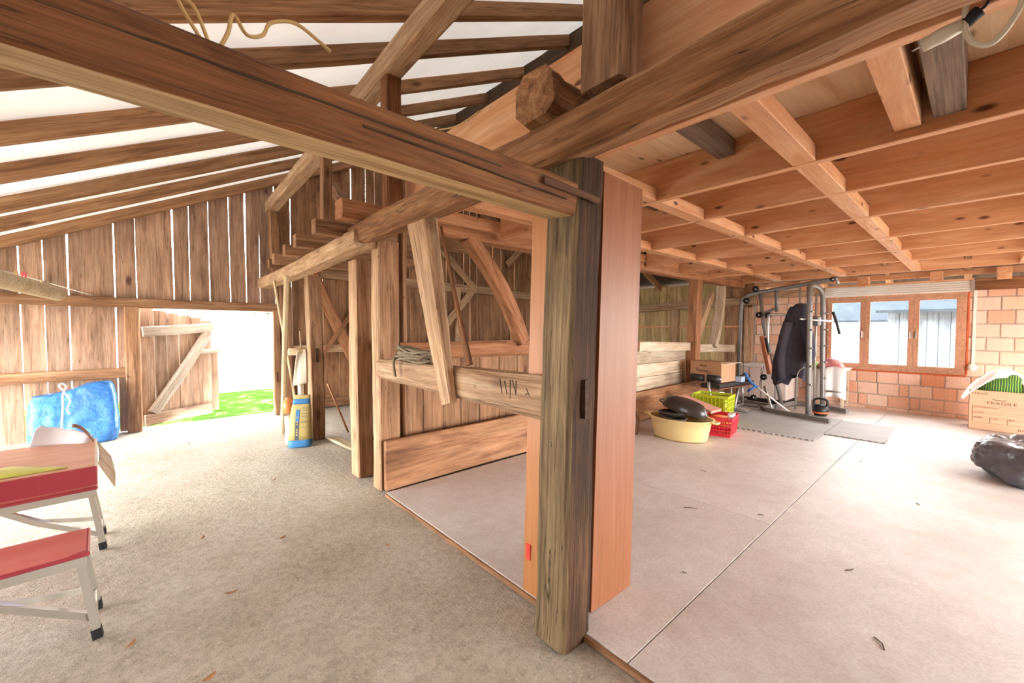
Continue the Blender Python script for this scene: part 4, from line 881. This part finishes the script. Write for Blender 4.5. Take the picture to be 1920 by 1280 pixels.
tube('sleeve', [(7.42, 1.92, 1.48), (7.40, 1.99, 1.15), (7.40, 2.02, 0.85), (7.42, 1.99, 0.58)], [0.075, 0.07, 0.07, 0.06], M['navy'], jk, n=12, curve=4)
tube('drawstring', [(7.41, 1.80, 0.60), (7.40, 1.77, 0.72), (7.39, 1.70, 0.80)], 0.006, M['string'], jk, n=5, curve=4)

kb = thing('kettlebell', 'black kettlebell with an orange ring on the foam mat', 'kettlebell', (7.72, 1.55, 0.043))
lathe('bell', [(0.0, 0), (0.08, 0.0), (0.105, 0.05), (0.105, 0.11), (0.07, 0.16), (0.0, 0.17)], M['black'], kb, Matrix.Translation((7.72, 1.55, 0.043)), n=20)
lathe('orange_band', [(0.1045, 0.035), (0.108, 0.045), (0.1085, 0.055), (0.106, 0.06)], plain('orange_band', 'd9703a', 0.5), kb, Matrix.Translation((7.72, 1.55, 0.043)), n=20, cap=(False, False))
tube('handle', [(7.72, 1.62, 0.17), (7.72, 1.635, 0.26), (7.72, 1.59, 0.295), (7.72, 1.51, 0.295), (7.72, 1.465, 0.26), (7.72, 1.48, 0.17)], 0.017, M['black'], kb, n=10, curve=4)

# covered table against the wall
M['whitecl'] = plain('white_cloth', 'e6e1de', 0.85, nz=0.05, nscale=5)
M['pinkcl'] = plain('pale_pink_board', 'd8c4ba', 0.7, nz=0.1, nscale=4)
ct = thing('chest', 'low pale chest pushed against the brick wall behind the gym', 'chest', (8.6, 2.4, 0.03))
rbox('carcass', (8.22, 2.14, 0.12), (8.98, 2.90, 0.68), M['pinkcl'], ct, bev=0.01)
rbox('lid', (8.19, 2.12, 0.68), (9.0, 2.92, 0.715), M['whitecl'], ct, bev=0.01)
for yy in (2.30, 2.52, 2.72): rbox('front_batten', (8.212, yy - 0.004, 0.14), (8.221, yy + 0.004, 0.67), M['mat'], ct, bev=0)
rbox('plinth', (8.28, 2.17, 0.03), (8.95, 2.86, 0.12), M['black'], ct, bev=0.004)
tb2 = thing('side_table', 'small table under a hanging white cloth beneath the window', 'table', (8.75, 1.62, 0.03))
rbox('top', (8.55, 1.40, 0.66), (9.02, 1.86, 0.69), M['white_wd'], tb2, bev=0.004)
for xx in (8.59, 8.97):
    for yy in (1.44, 1.82): rbox('leg', (xx - 0.02, yy - 0.02, 0.03), (xx + 0.02, yy + 0.02, 0.66), M['white_wd'], tb2, bev=0.003)
tc2 = grid('table_cloth', 16, 14, lambda u, v: (8.53 - 0.02 * (v > .35) - 0.05 * v * abs(math.sin(9 * u)) * (v > .35) + (0.48 * (1 - v / .35) if v < .35 else 0), 1.38 + 0.50 * u, 0.70 if v < .35 else 0.70 - 0.50 * (v - .35) / .65 + 0.05 * math.sin(5 * u)), M['whitecl'], None, thick=0.004)
tag(tc2, 'white cloth hanging over the small table beneath the window', 'cloth')
M['towel'] = plain('flowery_towel', 'd98a86', 0.9, nz=0.5, nscale=22)
tag(grid('towel', 12, 10, lambda u, v: (8.58 + 0.30 * v, 1.45 + 0.34 * u, 0.705 + 0.16 * math.sin(math.pi * u) ** .5 * math.sin(math.pi * v) ** .5 + 0.02 * noise.noise((u * 6, v * 6, 3))), M['towel'], None, thick=0.005), 'pink patterned towel heaped on the white cloth', 'towel')
gb = lathe('green_jar', [(0.0, 0), (0.04, 0), (0.045, 0.03), (0.045, 0.09), (0.0, 0.1)], plain('green_jar', '8fae5a', 0.4), None, Matrix.Translation((8.66, 1.83, 0.706)), n=14)
tag(gb, 'small green jar standing beside the pink towel', 'jar')

# crutch leaning
cr = thing('crutch', 'blue and white elbow crutch leaning on the exercise bench', 'crutch', (7.35, 2.0, 0.043))
M['blue'] = plain('blue_plastic', '2f5f9a', 0.4)
tube('shaft', [(7.45, 1.87, 0.06), (7.30, 2.30, 0.43)], 0.013, M['whitecl'], cr, n=8)
tube('forearm_shell', [(7.30, 2.30, 0.43), (7.26, 2.39, 0.52), (7.24, 2.47, 0.66)], 0.022, M['blue'], cr, n=8, curve=3)
tube('hand_grip', [(7.29, 2.32, 0.45), (7.24, 2.43, 0.36)], 0.018, M['blue'], cr, n=8)
tube('rubber_tip', [(7.45, 1.87, 0.06), (7.457, 1.855, 0.044)], 0.018, M['blackrub'], cr, n=8)

# exercise bench
eb = thing('exercise_bench', 'silver framed exercise bench with black foam rollers', 'exercise bench', (6.9, 2.62, 0.043))
for (ya, yb_) in ((2.50, 2.68), (2.74, 2.93)): tube('foam_roller', [(6.35, ya, 0.62), (6.33, yb_, 0.63)], 0.055, M['black'], eb, n=16)
tube('roller_bar', [(6.35, 2.48, 0.62), (6.33, 2.95, 0.63)], 0.012, M['chrome'], eb)
for (ya, yb_) in ((2.46, 2.62),): tube('foam_roller', [(6.55, ya, 0.28), (6.54, yb_, 0.28)], 0.05, M['black'], eb, n=16)
tube('upright', [(6.40, 2.70, 0.60), (6.45, 2.68, 0.30), (6.55, 2.66, 0.07)], 0.022, M['lightsteel'], eb)
beam('seat_pad', (6.42, 2.68, 0.50), (7.62, 2.60, 0.47), 0.30, 0.065, M['black'], eb, j=0, seg=3, cham=0.02)
beam('seat_piping', (6.42, 2.68, 0.46), (7.60, 2.60, 0.43), 0.29, 0.02, plain('brown_vinyl', '7a3f28', 0.5), eb, j=0, seg=3, cham=0.005)
tube('leg', [(6.80, 2.52, 0.46), (6.80, 2.50, 0.06)], 0.02, M['lightsteel'], eb); tube('leg', [(7.30, 2.58, 0.44), (7.05, 2.55, 0.07)], 0.02, M['lightsteel'], eb)
tube('leg', [(7.55, 2.62, 0.44), (7.62, 2.62, 0.07)], 0.02, M['lightsteel'], eb)
tube('foot_bar', [(7.02, 2.35, 0.07), (7.10, 2.85, 0.07)], 0.026, M['steel'], eb); tube('foot_bar', [(6.62, 2.40, 0.07), (6.60, 2.88, 0.07)], 0.026, M['lightsteel'], eb); tube('foot_bar', [(7.62, 2.40, 0.07), (7.64, 2.85, 0.07)], 0.026, M['steel'], eb)
tube('spine', [(6.60, 2.66, 0.08), (7.62, 2.62, 0.08)], 0.022, M['lightsteel'], eb)
# cardboard carton on the bench
M['card'] = plain('brown_cardboard', 'b98f6e', 0.85, nz=0.08, nscale=5)
M['cardw'] = plain('white_lined_card', 'e4dccf', 0.85, nz=0.05)
M['ink'] = plain('black_print', '2a2220', 0.7)
bx_ = thing('carton', 'brown carton with a hand hole and curved lettering on the exercise bench', 'box', (6.85, 2.82, 0.535), math.radians(-8))
def carton(t, sx, sy, h, wall=0.006, mt=None, m2=None):
    for (nm, lo, hi) in (('panel', (-sx / 2, -sy / 2, 0), (-sx / 2 + wall, sy / 2, h)), ('panel', (sx / 2 - wall, -sy / 2, 0), (sx / 2, sy / 2, h)), ('panel', (-sx / 2, -sy / 2, 0), (sx / 2, -sy / 2 + wall, h)), ('panel', (-sx / 2, sy / 2 - wall, 0), (sx / 2, sy / 2, h)), ('bottom_panel', (-sx / 2, -sy / 2, 0), (sx / 2, sy / 2, wall))):
        rbox(nm, lo, hi, mt, t, bev=0.0015, local=True)
carton(bx_, 0.42, 0.52, 0.31, mt=M['card'])
rbox('flap', (-0.21, -0.36, 0.30), (0.21, -0.255, 0.306), M['cardw'], bx_, bev=0.001, local=True)
rbox('flap', (-0.21, -0.25, 0.312), (0.05, 0.25, 0.318), M['card'], bx_, bev=0.001, local=True)
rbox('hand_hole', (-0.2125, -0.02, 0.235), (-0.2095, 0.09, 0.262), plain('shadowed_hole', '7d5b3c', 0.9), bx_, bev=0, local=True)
def wdir(t, v): return wmat(t).to_3x3() @ Vector(v)
lettering('lettering', 'Leroca', 0.062, M['ink'], bx_, L(bx_, -0.2125, 0.12, 0.15), wdir(bx_, (0, -1, 0)), wdir(bx_, (0, 0, 1)), 1.05)
tube('swoosh', [L(bx_, -0.213, 0.135, 0.17), L(bx_, -0.213, 0.15, 0.20), L(bx_, -0.213, 0.12, 0.215)], 0.003, M['ink'], bx_, n=5, curve=3)
tube('swoosh', [L(bx_, -0.213, -0.02, 0.135), L(bx_, -0.213, -0.09, 0.135), L(bx_, -0.213, -0.12, 0.15)], 0.003, M['ink'], bx_, n=5, curve=3)
M['bluew'] = plain('blue_white_print', 'bccde6', 0.5, nz=0.3, nscale=25)
tag(rbox('small_box', (7.10, 2.47, 0.515), (7.25, 2.56, 0.60), M['bluew'], None, bev=0.003), 'little blue and white box beside the carton on the bench', 'box')
tag(tube('dark_bag', [(7.30, 2.56, 0.55), (7.45, 2.54, 0.57), (7.60, 2.55, 0.56)], [0.05, 0.06, 0.05], plain('mottled_dark_bag', '4d4038', 0.7, nz=0.4, nscale=18), None, n=12, curve=3), 'mottled dark bag lying on the far end of the bench', 'bag')

# ------------------------------------------------------------------ kitchen things on the floor
M['basin'] = plain('cream_yellow_plastic', 'dcc28a', 0.35, nz=0.06, nscale=2)
bs_ = thing('wash_basin', 'oval cream yellow plastic basin with handles on the chipboard floor', 'basin', (4.90, 2.40, 0.03))
bmx = Matrix.Translation((4.90, 2.40, 0.03)) @ Matrix.Rotation(math.radians(4), 4, 'Z')
lathe('bowl', [(0.0, 0.008), (0.78, 0.008), (0.80, 0.0), (0.83, 0.02), (0.90, 0.14), (0.95, 0.235), (1.04, 0.255), (1.045, 0.265), (0.96, 0.262), (0.935, 0.24), (0.885, 0.14), (0.80, 0.03), (0.0, 0.02)], M['basin'], bs_, bmx, n=40, sx=0.27, sy=0.385)
for s_ in (-1, 1): tube('handle', [bmx @ Vector((-0.06, s_ * 0.385, 0.256)), bmx @ Vector((-0.04, s_ * 0.445, 0.25)), bmx @ Vector((0.04, s_ * 0.445, 0.25)), bmx @ Vector((0.06, s_ * 0.385, 0.256))], 0.012, M['basin'], bs_, n=8, curve=3)
M['pan'] = plain('dark_enamel', '3a332f', 0.3, nz=0.2, nscale=6)
M['pan2'] = plain('brown_grey_enamel', '6a5c50', 0.35, nz=0.15, nscale=6)
ct1 = lathe('casserole', [(0.0, 0), (0.13, 0), (0.145, 0.01), (0.15, 0.12), (0.158, 0.125), (0.158, 0.135), (0.142, 0.13), (0.138, 0.03), (0.0, 0.02)], M['pan2'], None, Matrix.Translation((4.86, 2.47, 0.155)) @ Matrix.Rotation(0.08, 4, 'X'), n=26, sx=0.9, sy=1.0)
tag(ct1, 'round brown grey cake tin sitting in the yellow basin', 'pan')
tag(lathe('frying_pan', [(0.0, 0), (0.15, 0), (0.17, 0.035), (0.172, 0.04), (0.15, 0.02), (0.0, 0.012)], M['pan'], None, Matrix.Translation((4.95, 2.53, 0.285)), n=26), 'flat dark pan lying across the tin in the basin', 'pan')
rpn = thing('roasting_pan', 'long dark oval roasting pan tilted on the pans in the basin', 'pan', (5.10, 2.42, 0.36))
rM = Matrix.Translation((5.12, 2.45, 0.355)) @ Matrix.Rotation(math.radians(12), 4, 'X') @ Matrix.Rotation(math.radians(-8), 4, 'Y')
lathe('pan', [(0.0, 0.11), (0.6, 0.11), (0.82, 0.095), (0.96, 0.04), (1.0, 0.0), (1.05, -0.005), (1.05, -0.012), (0.97, -0.008)], M['pan'], rpn, rM, n=30, sx=0.15, sy=0.29)
tube('handle', [rM @ Vector((-0.05, 0.29, 0.0)), rM @ Vector((-0.03, 0.335, 0.005)), rM @ Vector((0.03, 0.335, 0.005)), rM @ Vector((0.05, 0.29, 0.0))], 0.009, M['pan'], rpn, n=6, curve=3)
M['pinkcard'] = plain('pinkish_card', 'c58f7c', 0.8)
lf_ = tag(beam('cardboard_tray', (5.42, 2.66, 0.45), (5.38, 2.16, 0.33), 0.26, 0.035, M['pinkcard'], None, j=0, seg=2, cham=0.006), 'flat pinkish cardboard lid lying over the red basket', 'lid')
# red basket
M['redb'] = plain('red_basket_plastic', 'd0243a', 0.35)
rb_ = thing('plastic_basket', 'red openwork plastic basket beside the yellow basin', 'basket', (5.50, 2.16, 0.03), math.radians(10))
def basket(t, sx, sy, h, mt, nbar, rows__):
    rbox('bottom', (-sx / 2 * .86, -sy / 2 * .86, 0), (sx / 2 * .86, sy / 2 * .86, 0.012), mt, t, bev=0.002, local=True)
    for z0, z1, k in ((h - 0.035, h, 1.0), (0.0, 0.035, 0.87)):
        V = []; 
        for (q, z) in ((k, z0), (k, z1), (k - .04, z1), (k - .04, z0)): V += [L(t, -sx / 2 * q, -sy / 2 * q, z), L(t, sx / 2 * q, -sy / 2 * q, z), L(t, sx / 2 * q, sy / 2 * q, z), L(t, -sx / 2 * q, sy / 2 * q, z)]
        F = [(r_ * 4 + c, r_ * 4 + (c + 1) % 4, ((r_ + 1) % 4) * 4 + (c + 1) % 4, ((r_ + 1) % 4) * 4 + c) for r_ in range(4) for c in range(4)]
        mk('rim', V, F, mt, t)
    for s_ in (-1, 1):
        for i in range(nbar + 1):
            u = -1 + 2 * i / nbar
            tube('slat', [L(t, s_ * sx / 2 * .865, u * sy / 2 * .86, 0.02), L(t, s_ * sx / 2 * .985, u * sy / 2 * .98, h - 0.02)], 0.005, mt, t, sq=(0.009, 0.006))
            tube('slat', [L(t, u * sx / 2 * .86, s_ * sy / 2 * .865, 0.02), L(t, u * sx / 2 * .98, s_ * sy / 2 * .985, h - 0.02)], 0.005, mt, t, sq=(0.009, 0.006))
        for j_ in range(1, rows__):
            z = h * j_ / rows__; k = .87 + .12 * j_ / rows__
            tube('band', [L(t, s_ * sx / 2 * k, -sy / 2 * k, z), L(t, s_ * sx / 2 * k, sy / 2 * k, z)], 0.004, mt, t, sq=(0.006, 0.012)); tube('band', [L(t, -sx / 2 * k, s_ * sy / 2 * k, z), L(t, sx / 2 * k, s_ * sy / 2 * k, z)], 0.004, mt, t, sq=(0.006, 0.012))
basket(rb_, 0.46, 0.36, 0.24, M['redb'], 10, 6)
M['lime'] = plain('lime_plastic', 'b9c62a', 0.35, nz=0.15, nscale=6)
lb_ = thing('lime_crate', 'lime green ribbed plastic crate behind the red basket', 'crate', (6.02, 2.46, 0.03), math.radians(6))
basket(lb_, 0.36, 0.48, 0.42, M['lime'], 9, 5)
rbox('liner', (-0.16, -0.21, 0.012), (0.16, 0.21, 0.38), M['lime'], lb_, bev=0.02, local=True)
M['carrot'] = plain('orange_tool', 'd9703f', 0.5)
tag(tube('rolling_pin', [L(rb_, -0.10, 0.14, 0.235), L(rb_, -0.06, -0.10, 0.225)], 0.022, M['carrot'], None, n=10), 'orange handled utensil lying across the red basket', 'utensil')
for k, (dx, dy) in enumerate(((-0.04, -0.13), (0.06, -0.13))):
    tag(lathe('white_cup', [(0.0, 0), (0.03, 0), (0.036, 0.03), (0.036, 0.07), (0.03, 0.06), (0.0, 0.05)], M['whitecl'], None, Matrix.Translation(L(rb_, dx, dy, 0.20)), n=14), ('white cup in the red basket near its front corner', 'white cup in the red basket near its back corner')[k], 'cup')
lathe_j = lathe('brown_jar', [(0.0, 0), (0.09, 0), (0.11, 0.04), (0.11, 0.20), (0.07, 0.26), (0.07, 0.29), (0.0, 0.29)], plain('brown_glass', '5a3f2e', 0.15, nz=0.3, nscale=4), None, Matrix.Translation((4.62, 2.92, 0.03)), n=20)
tag(lathe_j, 'brown glass jar half hidden by the beech laminate panel', 'jar')

# ------------------------------------------------------------------ moving box by the window
M['kraft'] = plain('kraft_cardboard', 'c29a7a', 0.8, nz=0.06, nscale=4)
M['print'] = plain('brown_print', '6b3d2a', 0.7)
fb = thing('moving_box', 'kraft moving box printed HAUT and FRAGILE under a draped white cloth', 'box', (8.46, -0.235, 0.03), math.radians(0))
carton(fb, 0.36, 0.54, 0.53, mt=M['kraft'])
FX = -0.1815
def ftext(s, size, yl, z, sq=1.35): lettering('lettering', s, size, M['print'], fb, L(fb, FX, yl, z), wdir(fb, (0, -1, 0)), wdir(fb, (0, 0, 1)), sq)
ftext('HAUT', 0.040, 0.245, 0.475); ftext('FRAGILE', 0.052, 0.115, 0.355); ftext('BAS', 0.040, -0.155, 0.035)
def fline(y0, z0, y1, z1, w=0.004): tube('print_line', [L(fb, FX, y0, z0), L(fb, FX, y1, z1)], 0.002, M['print'], fb, sq=(w, 0.001) if abs(z0 - z1) < 1e-6 else (0.001, w))
for z in (0.325, 0.295, 0.25, 0.222, 0.18, 0.155, 0.10): fline(0.235, z, -0.225, z)
for y in (0.235, -0.225): fline(y, 0.10, y, 0.325)
for y in (0.08, -0.07): fline(y, 0.10, y, 0.18)
for (yl, z, s) in ((0.225, 0.300, 'LIEU DE DESTINATION'), (0.225, 0.228, 'CONTENU'), (0.225, 0.160, 'NOMBRE'), (0.07, 0.160, 'ETAGE'), (-0.08, 0.160, 'PIECE')): ftext(s, 0.020, yl, z, 1.0)
tube('hand_slot', [L(fb, FX, 0.06, 0.42), L(fb, FX, 0.02, 0.41), L(fb, FX, -0.05, 0.412)], 0.004, M['print'], fb, n=5, curve=3)
def mat_stripe():
    m, nt, b = newmat('green_striped_fabric'); wv = nd(nt, 'ShaderNodeTexWave', bands_direction='Y'); wv.inputs['Scale'].default_value = 7; wv.inputs['Distortion'].default_value = 1.5; wv.inputs['Detail'].default_value = 2
    nt.links.new(coords(nt, (1, 1, 1), False), wv.inputs['Vector'])
    nt.links.new(ramp(nt, wv.outputs['Fac'], [(0.1, lin('2f5a2c')), (0.4, lin('4f8a2f')), (0.6, lin('b9b84a')), (0.75, lin('5f8f35')), (0.95, lin('1f3f2a'))]), b.inputs['Base Color']); b.inputs['Roughness'].default_value = 0.85; return m
cu_ = lathe('cushion', [(0.0, 0), (0.16, 0.0), (0.21, 0.06), (0.22, 0.16), (0.20, 0.24), (0.13, 0.30), (0.0, 0.32)], mat_stripe(), None, Matrix.Translation((8.46, -0.26, 0.48)), n=26, sx=0.72, sy=1.05)
tag(cu_, 'green striped cushion bulging out of the moving box', 'cushion')
def drape(u, v):
    # v runs along the box towards the window, u from its near face to the wall
    s_ = -0.34 + 0.80 * v                       # arc position relative to the cushion's crown
    x = 8.245 + 0.44 * u; over = max(0, abs(s_) - 0.06)
    if s_ <= 0.22: y = -0.26 + s_ * 0.95; z = 0.83 - 1.30 * over ** 1.25 - 0.10 * (2 * u - 1) ** 4
    else:
        e = s_ - 0.22; y = -0.051 + 0.85 * e - 0.9 * e * e; z = 0.699 - 0.10 * (2 * u - 1) ** 4 * (1 - e * 4) - 1.15 * e
        x += 0.03 * math.sin(9 * u) * e * 3; z = max(z, 0.36)
    gap = math.exp(-((s_ + 0.10) / 0.13) ** 2)  # the near hem is folded back over the cushion
    x += 0.13 * gap * (1 - u); z += 0.02 * gap * (1 - u)
    w = 0.010 * math.sin(16 * u + 4 * v) * min(1, over * 5)
    return (x - 0.03 * over * (1 - u), y + w, z + 0.006 * noise.noise((u * 6, v * 8, 1)))
tag(grid('white_drape', 26, 34, drape, plain('soft_white_cotton', 'ece4e0', 0.9, nz=0.04), None, thick=0.006), 'white cotton cloth draped over the green striped cushion', 'cloth')
# refuse sack at the edge of the picture
M['bin'] = plain('black_bin_film', '5b5961', 0.3, nz=0.3, nscale=8, bmp=0.3)
bm = bmesh.new(); bmesh.ops.create_icosphere(bm, subdivisions=5, radius=1.0)
for v in bm.verts:
    c = v.co.copy(); f = 1 + 0.16 * noise.noise(c * 1.8) + 0.10 * abs(noise.noise(c * 4.5)) + 0.05 * noise.noise(c * 11)
    p = Vector((c.x * 0.42 * f, c.y * 0.36 * f, c.z * 0.27 * f))
    if c.z > 0.55: p.z -= (c.z - 0.55) * 0.22
    p.z = max(p.z + 0.19, 0.002) ; v.co = p
tag(bm_obj('refuse_sack', bm, M['bin'], None, Matrix.Translation((5.83, -0.40, 0.03)), True), 'crumpled black plastic refuse sack on the chipboard floor', 'sack')
tag(rbox('blue_box', (7.55, -0.72, 0.03), (7.85, -0.50, 0.16), plain('light_blue_plastic', '9db8d6', 0.4), None, bev=0.02), 'light blue plastic tub behind the refuse sack', 'tub')
